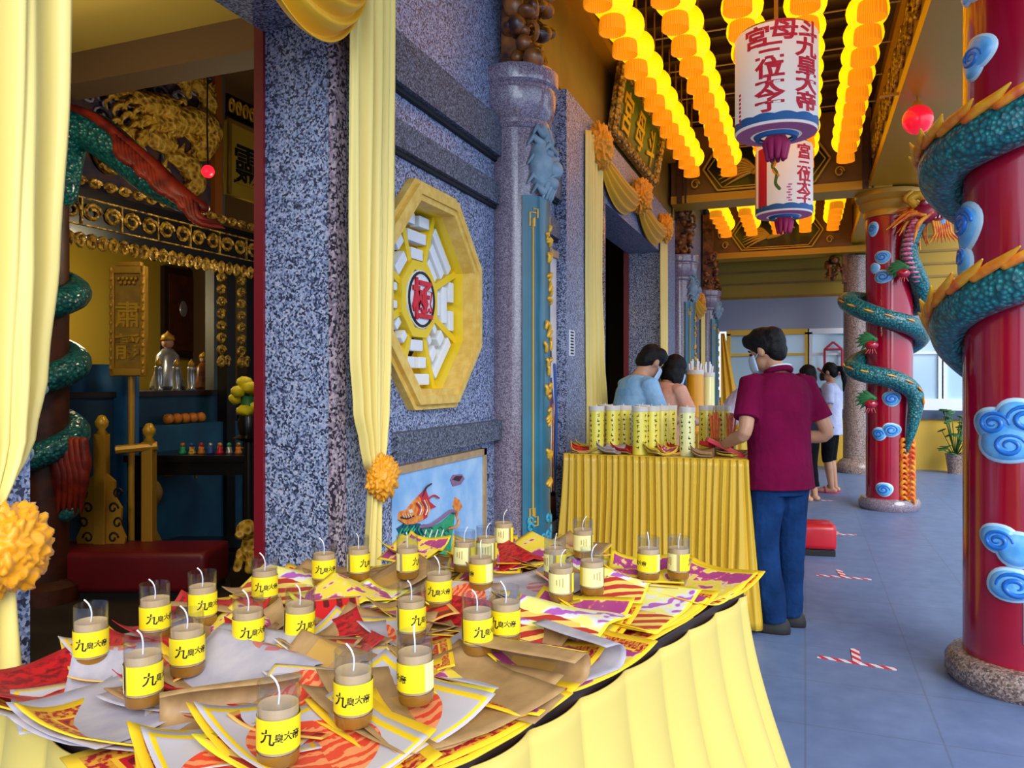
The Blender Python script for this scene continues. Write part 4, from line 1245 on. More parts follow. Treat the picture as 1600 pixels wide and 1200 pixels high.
skirt('tablecloth', 'pale yellow tablecloth with wide soft folds on the near offering table', 'tablecloth', tcen, TA, TL+.01, TW+.01, TH_-.016, .02, .15, .036, .2, M['cloth_pale'], 3, 560, 30, pin=.25, top=False)
# dark edge board showing between cloth and papers on the right side

# ---- joss paper designs
def uvs():
    u, v, w = sep(coords('UV')); return u, v
def d_kraft():
    u, v = uvs(); co = coords('UV')
    n = noise_n(co, 6, 3)
    base = ramp(n, [(.3, '#9a7448'), (.7, '#b58e5c')])
    inn = (u-.5).abs().max(((v-.5)*1.0).abs()).lt(.2)
    return mixc(inn*.8, base, '#c49440')
def d_red():
    u, v = uvs(); co = coords('UV')
    n = noise_n(co, 14, 4)
    base = ramp(n, [(.42, '#7c0a16'), (.55, '#c8141e')])
    e = (u-.5).abs().max((v-.5).abs()).gt(.46)
    return mixc(e, base, '#b51420')
def d_ornate():
    u, v = uvs(); co = coords('UV')
    m_ = (u-.5).abs().max((v-.5).abs())
    n = noise_n(co, 16, 3)
    inner = ramp(n, [(.42, '#7a1020'), (.5, '#b0182a'), (.58, '#c88a26')])
    a = mixc(m_.gt(.34), inner, '#c4182a')
    a = mixc(m_.gt(.36)*m_.lt(.38), a, '#f0c030')
    b = ramp(noise_n(co, 30, 2), [(.45, '#a81424'), (.56, '#e09a2c')])
    a = mixc(m_.gt(.38)*m_.lt(.455), a, b)
    return mixc(m_.gt(.455), a, '#f2c21c')
def d_circle():
    u, v = uvs(); co = coords('UV')
    x, y = u-.5, v-.5
    r = (x*x+y*y).sqrt()
    st = ((y*60+x*16+noise_n(co, 7, 3)*16).sin()).gt(-.2)
    red = mixc(st, '#f0945c', '#e2482c')
    base = mixc(r.lt(.44), '#c2b8ba', red)
    m_ = x.abs().max(y.abs())
    base = mixc(m_.gt(.45)*m_.lt(.475), base, '#f2c818')
    return base
def d_floral():
    u, v = uvs(); co = coords('UV')
    n = noise_n(co, 3.2, 2)
    s = ((u*44+v*16+n*3).sin())
    stripes = mixc(s.gt(-.1), '#ecc860', '#b8362c')
    sw = ((u*9+v*7+n*14).sin())
    pale = ramp(sw*.5+.5, [(.25, '#f0e67c'), (.55, '#e6e2d0'), (.8, '#dcd6e0'), (.9, '#b45cb0')])
    a = mixc((u+n*.2).gt(.5), stripes, pale)
    e = (u-.5).abs().max((v-.5).abs()).gt(.465)
    return mixc(e, a, '#f0dc28')
def d_swirl():
    u, v = uvs(); co = coords('UV')
    n = noise_n(co, 4, 3)
    w = ((u*6+n*16).sin())*.5+.5
    a = ramp(w, [(.2, '#ecd040'), (.45, '#e8cfae'), (.62, '#d45c6c'), (.8, '#a83c7c')])
    e = (u-.5).abs().max((v-.5).abs()).gt(.46)
    return mixc(e, a, '#f0cc20')
def d_white():
    u, v = uvs(); co = coords('UV')
    n = noise_n(co, 5, 3)
    base = ramp(n, [(.3, '#a099a6'), (.65, '#b8aeb2')])
    g = ((u-.62)*(u-.62)*2.2+(v-.5)*(v-.5)).lt(.055)
    return mixc(g*((((v*40+n*8).sin()).gt(-.3))*.75), base, '#c8503c')
def d_redscript():
    u, v = uvs(); co = coords('UV')
    n = noise_n(co, 4, 4)
    g = (((v*5).frac()-.5).abs().lt(.22))*(((u*16+n*12).sin()).gt(.35))
    base = mixc(g*.85, '#d41a1e', '#3a0a10')
    m_ = (u-.5).abs().max((v-.5).abs())
    return mixc(m_.gt(.46), base, '#e0a84c')
PAP = {}
for k, fn in (('kraft', d_kraft), ('red', d_red), ('ornate', d_ornate), ('circle', d_circle), ('floral', d_floral), ('swirl', d_swirl), ('white', d_white), ('script', d_redscript)):
    PAP[k] = mat(k+'_joss_paper', rough=.55, fn=fn)
TZ = TH_+.0085
rnd = random.Random(11)
SAMPLES = []
def sheet_f(w, h, z0, curl, kind, seed):
    def f(u, v):
        x, y = (u-.5)*w, (v-.5)*h
        n = noise.noise(Vector((x*9, y*9, seed)))*.006
        if kind == 'fold':          # one end rolled back over itself
            x0 = w*.12; 
            if x > x0:
                rr = .022+.004*(seed % 3); a = (x-x0)/rr
                if a > PI: return Vector((x0-(x-x0-PI*rr), y, z0+2*rr+n))
                return Vector((x0+rr*math.sin(a), y, z0+rr*(1-math.cos(a))+n*.3))
            return Vector((x, y, z0+max(0, n)))
        if kind == 'tent':          # a flap standing off the pile
            z = z0+.055*max(0, 1-abs(x)/(w*.5))**1.2*(.4+.6*v)
            return Vector((x, y, z+n))
        if kind == 'flap':
            z = z0+curl*1.5*smoothstep(-.1, .5, u-.5)**1.4
            return Vector((x*(1-.08*u), y, z+n))
        e = curl*(abs(u-.5)*2)**3*(1 if seed % 2 else .5) + curl*.7*(max(0, v-.5)*2)**3 + curl*.5*max(0, (u-.5)*(.5-v)*4)
        return Vector((x, y, z0+max(e+n*.6, 0)))
    return f
DES_WORD = {'kraft': 'brown kraft', 'red': 'deep red', 'ornate': 'red and gold bordered', 'circle': 'white with a round orange print', 'floral': 'red striped yellow', 'swirl': 'purple swirled yellow', 'white': 'pale grey', 'script': 'red script'}
def bundle(px, py, w, h, rz, designs, kinds, label, lev=0, curl=.02):
    p = onz(px, py, TZ+.012)
    t = thing('joss_paper_bundle', label, 'joss paper', (p.x, p.y, TZ), TA+R(rz))
    z = .001+lev*.005
    for k, (d, kd) in enumerate(zip(designs, kinds)):
        ww, hh = w*(1-.05*k*rnd.random()), h*(1-.05*k*rnd.random())
        f = sheet_f(ww, hh, z, curl*(.5+rnd.random()), kd, int(rnd.random()*97))
        a = R((rnd.random()-.5)*16); ox, oy = (rnd.random()-.5)*.03, (rnd.random()-.5)*.03
        ca, sa = math.cos(a), math.sin(a)
        def g(u, v):
            q = f(u, v); return Vector((q.x*ca-q.y*sa+ox, q.x*sa+q.y*ca+oy, q.z))
        bm = BM(); grid(bm, g, 22, 14)
        Mw = MW[t.name]
        for v in bm.verts: SAMPLES.append(Mw @ v.co)
        o = obj('sheet', bm, PAP[d], t, True); solid(o, .0022 if k == 0 else .0012)
        z += .004
    return t
FLAT = ('flat', 'curl', 'curl', 'flat', 'curl', 'flat')
B = [
 # px, py, w, h, rot, designs, kinds, label
 (110, 1062, .30, .20, 15, ('ornate', 'white', 'red'), ('flat', 'curl', 'curl'), 'red joss paper bundle with yellow edge at the left corner of the table', 0),
 (165, 1085, .22, .16, -12, ('circle', 'script'), ('flat', 'flap'), 'red joss paper with dark script, standing up beside the side-turned candle', 1),
 (235, 1105, .30, .20, 20, ('ornate', 'white', 'white', 'white'), ('flat', 'curl', 'curl', 'curl'), 'grey crinkled joss paper stack at the near left edge', 1),
 (330, 1070, .28, .20, 25, ('kraft', 'red', 'white', 'white'), ('flat', 'curl', 'curl', 'flap'), 'pale lilac paper fold in front of the leftmost candle pair', 2),
 (240, 1015, .26, .2, -10, ('ornate', 'circle', 'white'), FLAT, 'white edged joss paper stack under the second candle from the left', 1),
 (320, 990, .26, .2, 30, ('ornate', 'red', 'kraft'), ('flat', 'curl', 'fold'), 'folded brown joss paper under the candle by the dark doorway', 2),
 (350, 1135, .28, .22, 60, ('ornate', 'circle', 'kraft'), ('flat', 'curl', 'fold'), 'brown rolled joss paper on red print at the nearest table edge', 1),
 (440, 1200, .34, .24, -15, ('ornate', 'ornate', 'circle', 'circle'), ('flat', 'curl', 'curl', 'curl'), 'orange circle joss paper under the candle nearest the camera', 0),
 (415, 1050, .30, .22, 10, ('ornate', 'red', 'kraft', 'white'), ('flat', 'curl', 'curl', 'tent'), 'grey peaked paper fold between the two middle left candles', 2),
 (470, 1020, .26, .2, -25, ('floral', 'red', 'kraft'), FLAT, 'brown joss paper stack under the candle behind the grey paper fold', 1),
 (560, 1140, .36, .26, 0, ('ornate', 'ornate', 'floral', 'circle'), ('flat', 'curl', 'curl', 'curl'), 'round orange print paper stack under the second nearest candle', 0),
 (690, 1105, .34, .26, -10, ('ornate', 'ornate', 'kraft', 'kraft'), ('flat', 'curl', 'curl', 'curl'), 'wide brown kraft joss paper with gold square under a turned candle', 1),
 (560, 1015, .28, .2, 20, ('ornate', 'kraft', 'circle'), ('flat', 'curl', 'curl'), 'white paper with orange print, centre left of the table', 2),
 (600, 980, .28, .2, -35, ('kraft', 'kraft', 'script'), ('flat', 'curl', 'flap'), 'propped red paper with dark crumpled edge, beside the middle candle', 2),
 (690, 990, .26, .2, 10, ('ornate', 'white', 'red'), ('flat', 'curl', 'flap'), 'red embossed paper to the right of the middle candle', 1),
 (470, 925, .34, .2, 24, ('ornate', 'kraft', 'floral'), ('flat', 'curl', 'tent'), 'long yellow paper ridge with purple blossoms before the speckled jamb', 2),
 (420, 945, .26, .2, -8, ('ornate', 'swirl'), FLAT, 'yellow swirl joss paper below the jamb corner', 1),
 (590, 915, .30, .2, -18, ('kraft', 'swirl', 'kraft', 'kraft'), ('flat', 'curl', 'curl', 'flap'), 'brown fanned paper sheets before the painted beast', 1),
 (690, 960, .28, .2, 20, ('ornate', 'swirl', 'kraft'), FLAT, 'kraft joss paper stack under the candle behind the middle candle', 1),
 (660, 890, .30, .2, 10, ('ornate', 'floral', 'kraft'), ('flat', 'curl', 'curl'), 'kraft paper stack by the wall below the rosette', 0),
 (760, 1030, .30, .2, 5, ('ornate', 'kraft', 'white'), ('flat', 'curl', 'curl'), 'pale paper stack under the twin yellow candles', 1),
 (800, 1060, .32, .22, 10, ('ornate', 'swirl', 'kraft'), ('flat', 'curl', 'fold'), 'rolled brown joss paper at the right table edge', 2),
 (880, 985, .34, .22, 4, ('ornate', 'swirl', 'floral'), ('flat', 'curl', 'tent'), 'red striped joss paper with purple swirl by the right table edge', 2),
 (880, 1030, .28, .2, -6, ('ornate', 'swirl', 'white'), ('flat', 'curl', 'fold'), 'crumpled white and yellow paper at the right edge', 1),
 (760, 925, .28, .2, 15, ('ornate', 'red', 'swirl'), FLAT, 'purple swirled joss paper under the central far candle', 0),
 (830, 925, .28, .2, -20, ('kraft', 'red', 'white'), ('flat', 'curl', 'curl'), 'white paper roll on red joss paper in the far half', 2),
 (760, 875, .3, .2, 30, ('ornate', 'swirl', 'swirl'), ('flat', 'curl', 'tent'), 'purple and yellow paper heap under the three far wall candles', 1),
 (860, 870, .32, .2, -12, ('ornate', 'kraft', 'swirl'), ('flat', 'curl', 'tent'), 'magenta blossomed paper ridge at the far table end', 1),
 (930, 900, .3, .22, 8, ('ornate', 'swirl', 'floral'), ('flat', 'curl', 'curl'), 'red and yellow joss paper at the far end between two candles', 0),
 (990, 950, .32, .22, 2, ('ornate', 'swirl', 'floral'), ('flat', 'curl', 'flap'), 'striped yellow paper raised at the far right edge', 1),
 (1080, 915, .32, .22, -4, ('ornate', 'floral', 'swirl'), ('flat', 'curl', 'curl'), 'yellow bordered paper stack under the candle at the far right corner', 0),
 (1010, 905, .26, .2, 20, ('ornate', 'kraft', 'swirl'), FLAT, 'swirl printed paper stack under the candle beside the far right corner', 1),
 (270, 1075, .17, .12, 40, ('script', 'red'), ('flap', 'curl'), 'small red slip between the side-turned candle and the full yellow candle', 3),
 (375, 1000, .18, .13, -30, ('swirl', 'kraft'), ('tent', 'curl'), 'small swirled paper tent left of the grey peaked paper', 3),
 (510, 985, .2, .14, 50, ('red', 'script'), ('curl', 'flap'), 'dark red slip raised right of the candle behind the peaked paper', 3),
 (520, 1050, .2, .14, 15, ('circle', 'kraft'), ('curl', 'tent'), 'small kraft paper tent behind the second nearest candle', 3),
 (620, 1045, .2, .14, -40, ('script', 'ornate'), ('curl', 'flap'), 'red flap between the middle candle and the kraft paper candle', 3),
 (720, 955, .2, .14, 25, ('floral', 'circle'), ('curl', 'flap'), 'orange printed slip before the twin candles', 3),
 (540, 945, .22, .15, -15, ('floral', 'swirl'), ('curl', 'tent'), 'swirled yellow tent of paper left of the red propped sheet', 3),
 (820, 1000, .2, .14, 35, ('floral', 'script'), ('tent', 'flap'), 'red script flap right of the twin candles', 3),
 (655, 870, .2, .14, 10, ('swirl', 'swirl'), ('tent', 'curl'), 'purple swirled paper tent by the painted beast board', 3),
 (820, 880, .2, .14, -20, ('red', 'swirl'), ('tent', 'flap'), 'red and purple slip between the far wall candles', 3),
 (960, 925, .2, .14, 15, ('swirl', 'floral'), ('flap', 'tent'), 'striped slip between the two far right stacks', 3),
 (190, 1050, .18, .13, 60, ('script', 'white'), ('curl', 'tent'), 'pale slip right of the leftmost candle', 3),
 (460, 1120, .2, .14, 30, ('script', 'circle'), ('curl', 'flap'), 'white and orange flap between the two nearest candles', 3),
]
# base layer: large red and gold printed sheets laid over the cloth, one overlapping the next along the edges
for k, (u, v, w, h, a, lab) in enumerate(((.18, .2, .38, .3, 4, 'at the left corner'), (.12, .56, .4, .34, -5, 'at the nearest corner'), (.5, .58, .42, .36, 3, 'along the right edge, near end'), (.84, .6, .42, .36, -3, 'along the right edge, middle'), (1.19, .58, .4, .34, 4, 'at the far right corner'), (.5, .2, .4, .32, -4, 'along the wall side, near half'), (.86, .2, .4, .32, 5, 'along the wall side, far half'), (1.2, .2, .36, .32, -3, 'at the far left corner'))):
    p = tp(u, v, TZ-.0015+.0022*(k % 3))
    bm = BM(); f = sheet_f(w, h, 0, .006, 'flat', k); grid(bm, f, 12, 10)
    o = solid(obj('altar_sheet', bm, PAP['ornate'], None, True), .0015); o.location = p; o.rotation_euler = (0, 0, TA+R(a))
    tag(o, 'large red and gold printed sheet under the bundles, %s' % lab, 'joss paper', 'large printed sheets on the near table')
for b in B: bundle(*b[:8], lev=b[8])

# ---- glass candles
M['cup'] = glassy('clear_cup_glass', '#f4f6fa', .03)
M['wax'] = mat('cream_wax', '#e2ba84', .5)
M['wax_low'] = mat('amber_glass_foot', '#8a5c1c', .2, coat=.5)
M['lab_y'] = mat('bright_yellow_label', '#f4d812', .5)
M['lab_p'] = mat('pale_yellow_label', '#eee49a', .5)
M['wick'] = mat('white_wick', '#f2f0f0', .5)
def make_candle():
    t = thing('glass_candle', '', 'candle', (0, 0, 0))
    r, h = .0268, .104
    bm = BM(); lathe(bm, [(0, .001), (r*.9, .001), (r*.96, .004), (r, .016), (r, h), (r-.0014, h), (r-.0014, .018), (0, .017)], seg=28); obj('cup', bm, M['cup'], t, 40)
    bm = BM(); lathe(bm, [(0, .0175), (r-.0016, .0185), (r-.0016, .076), (r*.8, .0745), (0, .074)], seg=28); obj('wax', bm, M['wax'], t, 40)
    bm = BM(); lathe(bm, [(0, .0015), (r*.93, .002), (r*.985, .006), (r+.0004, .016), (r+.0004, .018), (0, .018)], seg=28); obj('foot', bm, M['wax_low'], t, 40)
    bm = BM()
    n = 40
    rr = r+.0007
    def ang_(i): return -PI/2 - R(115) + R(345)*i/n
    A = [bm.verts.new((rr*math.cos(ang_(i)), rr*math.sin(ang_(i)), .0225)) for i in range(n+1)]
    Bv = [bm.verts.new((rr*math.cos(ang_(i)), rr*math.sin(ang_(i)), .064)) for i in range(n+1)]
    for i in range(n):
        f = bm.faces.new((A[i], A[i+1], Bv[i+1], Bv[i])); f.material_index = 0 if i < 26 else 1
    lb = obj('label', bm, [M['lab_y'], M['lab_p']], t, True)
    bm = BM()
    for k, (ch, s) in enumerate(zip('九皇大帝', (.0205, .0122, .0122, .0128))):
        tb = text_bm(ch, s, .0, .02); tb.transform(Matrix.Translation(((k-1.45)*.0116+(-.003 if k == 0 else 0), .0435-(k % 2)*.001, 0)) @ Matrix.Rotation(R(-6), 4, 'Z'))
        join(bm, tb)
    bmesh.ops.triangulate(bm, faces=bm.faces)
    for v in bm.verts:
        a = -PI/2 + v.co.x/rr; q = rr+.0004
        v.co = Vector((q*math.cos(a), q*math.sin(a), v.co.y))
    obj('lettering', bm, M['black_ink'], lb)
    bm = BM()
    for k in range(3): box(bm, (0, 0, 0), (.0012, .0012, .012+.004*k), M=Matrix.Rotation(-PI/2+R(170+14*k), 4, 'Z') @ Matrix.Translation((rr+.0002, 0, .046)))
    obj('small_print', bm, M['wax_low'], lb)
    bm = BM(); tube(bm, catmull([(0, 0, .073), (.001, 0, .09), (-.003, 0, .104), (-.010, .002, .113)], 5), .0013, 6); obj('wick', bm, M['wick'], t, True)
    return t
CAND = [  # px, base py, turn (+ = lettering turned to the right), label
 (142, 1040, 8, 'lettered candle standing farthest left on the red paper'),
 (243, 998, 30, 'candle second from the left end, before the doorway'),
 (317, 975, 42, 'candle in front of the dark doorway, right of the red cushion end'),
 (225, 1100, 60, 'side-turned candle beside the propped red script paper'),
 (293, 1053, 22, 'full yellow candle behind the lilac paper fold'),
 (388, 1020, 34, 'candle behind the grey peaked paper, its label turned right'),
 (414, 945, 16, 'candle half hidden behind the yellow paper ridge, below the red door post'),
 (467, 1008, 52, 'candle right of the grey peaked paper'),
 (506, 915, 20, 'candle sunk among yellow papers at the foot of the speckled jamb'),
 (560, 905, 70, 'candle right below the curtain tail'),
 (435, 1190, 12, 'largest looking candle, nearest the camera, on the orange circle paper'),
 (552, 1130, 3, 'second nearest candle with the four black characters fully visible'),
 (650, 1096, -78, 'candle on brown kraft paper showing mostly its pale side'),
 (643, 1000, 62, 'candle between two red papers in the middle of the table'),
 (637, 903, 88, 'candle below the orange rosette with pale label side, before the painting'),
 (686, 952, 6, 'candle just behind the middle candle, lettering to the front'),
 (747, 1020, 50, 'left one of the two yellow candles standing side by side'),
 (790, 1005, -8, 'right one of the two yellow candles standing side by side'),
 (752, 922, -85, 'candle in the far half before the red paper, lettering turned away left'),
 (725, 893, 150, 'far candle in front of the painting frame corner'),
 (760, 885, 170, 'far candle tucked behind the purple swirled paper'),
 (787, 858, 160, 'farthest candle, raised highest beside the stone column'),
 (867, 905, 120, 'far candle with long leaning stick beside it, below the couplet board'),
 (911, 870, 180, 'far candle directly before the pleated table skirt'),
 (925, 928, 200, 'yellow candle behind the striped paper by the right edge'),
 (1013, 905, -60, 'far candle second from the far right corner'),
 (1060, 903, 120, 'candle standing alone at the far right corner'),
 (877, 938, 170, 'candle mostly hidden behind the red striped paper, only its rim showing'),
]
def top_at(p, rad=.024):
    z = TZ+.002
    for s in SAMPLES:
        if abs(s.x-p.x) < rad and abs(s.y-p.y) < rad and s.z > z: z = s.z
    return min(z, TZ+.035)
cand = make_candle()
for k, (px, py, turn, lab) in enumerate(CAND):
    p = onz(px, py, TZ+.015)
    z = top_at(p)
    p = onz(px, py, z)
    base = math.atan2(-p.y, -p.x)+PI/2     # lettering towards the photographer
    o = cand if k == 0 else dup(cand)
    o.location = (p.x, p.y, z); o.rotation_euler = (R(rnd.uniform(-2, 2)), 0, base + R(turn)); o['label'] = lab; o['group'] = 'glass candles on the near table'
# a loose incense stick leaning among the papers
bm = BM(); tube(bm, [onz(838, 893, TZ+.05), onz(872, 918, TZ+.03)], .0022, 6); tag(obj('incense_stick', bm, mat('pink_stick', '#e8a0a0', .6)), 'pink incense stick lying across papers at the far end', 'incense stick')
# ================================================================== SECOND AND THIRD OFFERING TABLES
M['skirt_gold'] = mat('golden_satin_skirt', '#dcb234', .36, spec=.5)
def plain_table(name, label, cen, L, W, z):
    t = thing(name, label, 'table', cen)
    bm = BM(); box(bm, (0, 0, z-.02), (L, W, .034), bev=.006); obj('table_top', bm, M['wood_dark'], t)
    for sx in (-1, 1):
        for sy in (-1, 1):
            bm = BM(); tube(bm, [(sx*(L/2-.08), sy*(W/2-.06), 0), (sx*(L/2-.08), sy*(W/2-.06), z-.03)], .016, 10); obj('leg', bm, bpy.data.materials['steel_leg'], t)
    return t
T2 = Vector((-.835, 4.79, 0)); L2, W2, Z2 = 1.05, .62, .955
plain_table('offering_table', 'offering table with the tall yellow candles, beside the man in the maroon shirt', T2, L2, W2, Z2)
skirt('table_skirt', 'golden pleated satin skirt round the table with the tall candles', 'table skirt', T2, 0, L2+.012, W2+.012, Z2+.002, .03, .042, .017, .07, M['skirt_gold'], 5, 1100, 22, pin=.6, jit=4.2)
bm = BM()
for p, q in (((-L2/2, -W2/2-.012, -.012), (L2/2, -W2/2-.004, .012)),): box2(bm, T2+Vector(p)+UP*Z2, T2+Vector(q)+UP*Z2)
ZT = Z2+.006
T3 = Vector((-.95, 6.95, 0))
plain_table('offering_table', 'farther offering table holding the big orange candle', T3, .9, .6, .95)
skirt('table_skirt', 'yellow satin skirt round the farther table with the big orange candle', 'table skirt', T3, 0, .912, .612, .952, .03, .06, .012, .05, M['skirt_gold'], 6, 420, 14, pin=.6)

M['candle_y'] = mat('yellow_candle_wrap', '#f0de4e', .3, coat=.3)
M['candle_pale'] = mat('pale_candle_wrap', '#f2eca0', .3, coat=.3)
M['rim_white'] = mat('clear_rim', '#d8cfc4', .3)
def tall_candle(m=('candle_y')):
    t = thing('tall_candle', '', 'candle')
    r, h = .046, .285
    bm = BM(); lathe(bm, [(0, 0), (r, 0), (r, h-.02), (r*.96, h-.012), (0, h-.014)], seg=28); b_ = obj('wax_body', bm, M[m], t, 40)
    bm = BM(); lathe(bm, [(r+.001, h-.03), (r+.002, h-.03), (r+.002, h), (r-.002, h), (r-.002, h-.01), (r+.001, h-.012)], seg=28); obj('clear_rim', bm, M['rim_white'], t, 40)
    bm = BM(); tube(bm, [(0, 0, h-.014), (.003, 0, h+.012)], .0025, 5); obj('wick', bm, M['wick'], t)
    bm = BM(); rr = r+.0012
    rn = random.Random(3)
    for col in range(6):
        a0 = col*PI/3
        for k in range(7):
            for s in range(3):
                a = a0+(rn.random()-.5)*.22; z = .045+k*.031+(rn.random()-.5)*.012
                w = .05+.1*rn.random(); hh = .0018+.001*rn.random()
                if s == 2: w, hh = .03, .009
                vs = [bm.verts.new((rr*math.cos(a+da), rr*math.sin(a+da), z+dz)) for da, dz in ((-w, -hh), (w, -hh), (w, hh), (-w, hh))]
                bm.faces.new(vs)
    obj('printed_columns', bm, M['black_ink'], b_)
    return t
tc = tall_candle(); tcp = tall_candle('candle_pale')
SPOTS = [(932, 4.56, 0, 'front left tall candle at the left end of the pleated table'), (1000, 4.56, 0, 'tall candle in front, fourth from the left end of the row'),
 (957, 4.66, 0, 'tall candle just behind and right of the front left one'), (1019, 4.66, 0, 'tall candle behind the front middle one'),
 (975, 4.76, 0, 'tall candle third from the left, set back'), (1034, 4.76, 0, 'tall candle in the right part of the main cluster'),
 (946, 4.86, 0, 'tall candle at the back, seen between the first two'), (1046, 4.88, 0, 'tall candle at the right end of the main cluster, near its back'), (1004, 4.9, 0, 'tall candle at the back of the cluster, middle'),
 (1074, 4.58, 1, 'single pale tall candle standing apart, right of the main cluster'), (1104, 4.9, 0, 'tall candle behind the red incense packet'), (1130, 4.92, 0, 'tall candle behind the orange incense, nearest the man')]
u0 = u1 = True
for px, y, k, lab in SPOTS:
    x = ony(px, 690, y).x
    if k: o = tcp
    elif u0: o = tc; u0 = False
    else: o = dup(tc)
    o.location = (x, y, ZT); o.rotation_euler = (0, 0, px*.7); o['label'] = lab; o['group'] = 'tall candles on the pleated table'
# incense packets, joss bundles and paper clutter on the second table
M['incense'] = mat('orange_incense', rough=.6, fn=vary('#d8501c', '#f08838', 30, 2))
M['packet_red'] = mat('red_packet', rough=.4, fn=vary('#c01428', '#e0283c', 12, 2))
def incense_bundle(px, y, n, lab, h=.2, lean=.0):
    x = ony(px, 690, y).x
    t = thing('incense_bundle', lab, 'incense', (x, y, ZT))
    bm = BM(); lathe(bm, [(0, 0), (.035, 0), (.04, .1), (.036, .1), (.032, .01), (0, .01)], seg=20); obj('clear_cup', bm, M['cup'], t, True)
    rn = random.Random(px)
    for k in range(n):
        a, q = rn.random()*6.28, rn.random()*.022
        bm = BM(); tube(bm, [(q*math.cos(a), q*math.sin(a), .012), (q*math.cos(a)*2.6+lean, q*math.sin(a)*2.6, h*(.85+.2*rn.random()))], .006, 6); obj('stick', bm, M['incense'], t)
    return t
incense_bundle(1118, 4.7, 9, 'clear cup of orange incense sticks left of the man', .25)
incense_bundle(1140, 4.72, 9, 'clear cup of orange incense sticks, closest to the man', .24)
for px, y, lx, rz, tilt, lab in ((1126, 4.6, .23, 20, 26, 'red incense packet leaning over papers by the hands of the man'), (1112, 4.66, .17, 55, 15, 'red packet behind the leaning one')):
    x = ony(px, 690, y).x
    t = thing('incense_packet', lab, 'incense packet', (x, y, ZT), R(rz))
    Mt = Matrix.Rotation(R(tilt), 4, 'Y')
    bm = BM(); box(bm, (0, 0, .055), (lx, .07, .025), M=Mt, bev=.004); obj('box', bm, M['packet_red'], t)
    bm = BM(); box(bm, (0, 0, .0685), (lx*.8, .02, .002), M=Mt); obj('printed_band', bm, M['gold_bright'], t)
rr = random.Random(21)
CL = [(912, 4.55, 'script', 'red paper packet at the left front corner of the pleated table'), (955, 4.53, 'white', 'white paper before the second tall candle'), (978, 4.6, 'red', 'red paper beside the tall candle group'), (1033, 4.54, 'swirl', 'pink and yellow paper before the gap between candles'), (1052, 4.6, 'script', 'crumpled red paper in the gap before the pale candle'), (1098, 4.53, 'kraft', 'kraft paper before the incense cups'), (1060, 4.72, 'red', 'red paper at the back of the gap'), (905, 4.7, 'floral', 'striped paper at the left end behind')]
for px, y, d, lab in CL:
    x = max(ony(px, 700, y).x, T2.x-L2/2+.1)
    t = thing('joss_paper_bundle', lab, 'joss paper', (x, y, ZT), rr.random()*2)
    for k in range(3):
        f = sheet_f(.17, .12, .001+.006*k, .03, 'curl', k+px); bm = BM(); grid(bm, f, 12, 8); solid(obj('sheet', bm, PAP[d if k else 'kraft'], t, True), .004)
x = ony(1132, 705, 4.58).x
# big orange candle and its neighbour on the third table
def big_candle(px, y, r, h, m, lab):
    x = ony(px, 600, y).x
    t = thing('pillar_candle', lab, 'candle', (x, y, .956))
    bm = BM(); lathe(bm, [(0, 0), (r, 0), (r, h), (r*.9, h+.008), (0, h)], seg=32); obj('wax_body', bm, M[m], t, 40)
    bm = BM(); lathe(bm, [(r+.001, h-.02), (r+.003, h-.02), (r+.003, h+.02), (r, h+.02), (r, h-.02)], seg=32); obj('rim', bm, M['rim_white'], t, 40)
    for k in range(6):
        a = k*1.05; bm = BM(); tube(bm, [(r*.6*math.cos(a), r*.6*math.sin(a), h), (r*.7*math.cos(a), r*.7*math.sin(a), h+.07+.02*(k % 3))], .008, 6, 0, True); obj('wick', bm, M['wick'], t)
    return t
M['orange_wax'] = mat('orange_candle_wrap', '#f0a818', .35, coat=.2)
big_candle(1086, 6.9, .075, .52, 'orange_wax', 'big orange pillar candle on the farther table')
big_candle(1106, 7.12, .06, .5, 'candle_pale', 'pale pillar candle right behind the big orange one')

# ---------------------------------------------------------------- kneeler and floor tape
M['kneeler_red'] = mat('red_vinyl', rough=.35, fn=vary('#b8101e', '#c8182a', 5, 2), coat=.2)
p = onz(1262, 868, 0)
t = thing('kneeling_stool', 'small red vinyl kneeling stool on the corridor floor behind the man', 'stool', (p.x+.02, p.y+.14, 0), R(8))
bm = BM(); box(bm, (0, 0, .15), (.36, .3, .2), bev=.04); obj('cushion', bm, M['kneeler_red'], t, True)
bm = BM(); box(bm, (0, 0, .025), (.34, .28, .05), bev=.005); obj('plinth', bm, M['black'], t)
def tape_col():
    u, v, w = sep(coords('Object')); return mixc(((u*14+v*14).frac()).gt(.5), '#e8e4e8', '#d8283c')
M['tape'] = mat('red_white_tape', rough=.5, fn=tape_col)
for k, (px, py, s, lab) in enumerate(((1338, 1036, 1, 'red and white tape cross on the floor, nearest of the row'), (1318, 902, 1, 'second red and white tape cross on the floor from the near end'), (1312, 835, .8, 'third red and white tape cross on the floor'), (1283, 782, .7, 'faint tape cross on the floor by the feet of the girl'))):
    p = onz(px, py, 0)
    t = thing('floor_tape_mark', lab, 'tape mark', (p.x, p.y, 0), R(8*(k-1)))
    bm = BM(); box(bm, (0, 0, .0015), (.36*s, .035, .002)); obj('strip', bm, M['tape'], t)
    bm = BM(); box(bm, (-.01, .1*s, .0025), (.04, .22*s, .002), R(8)); obj('strip', bm, M['tape'], t)
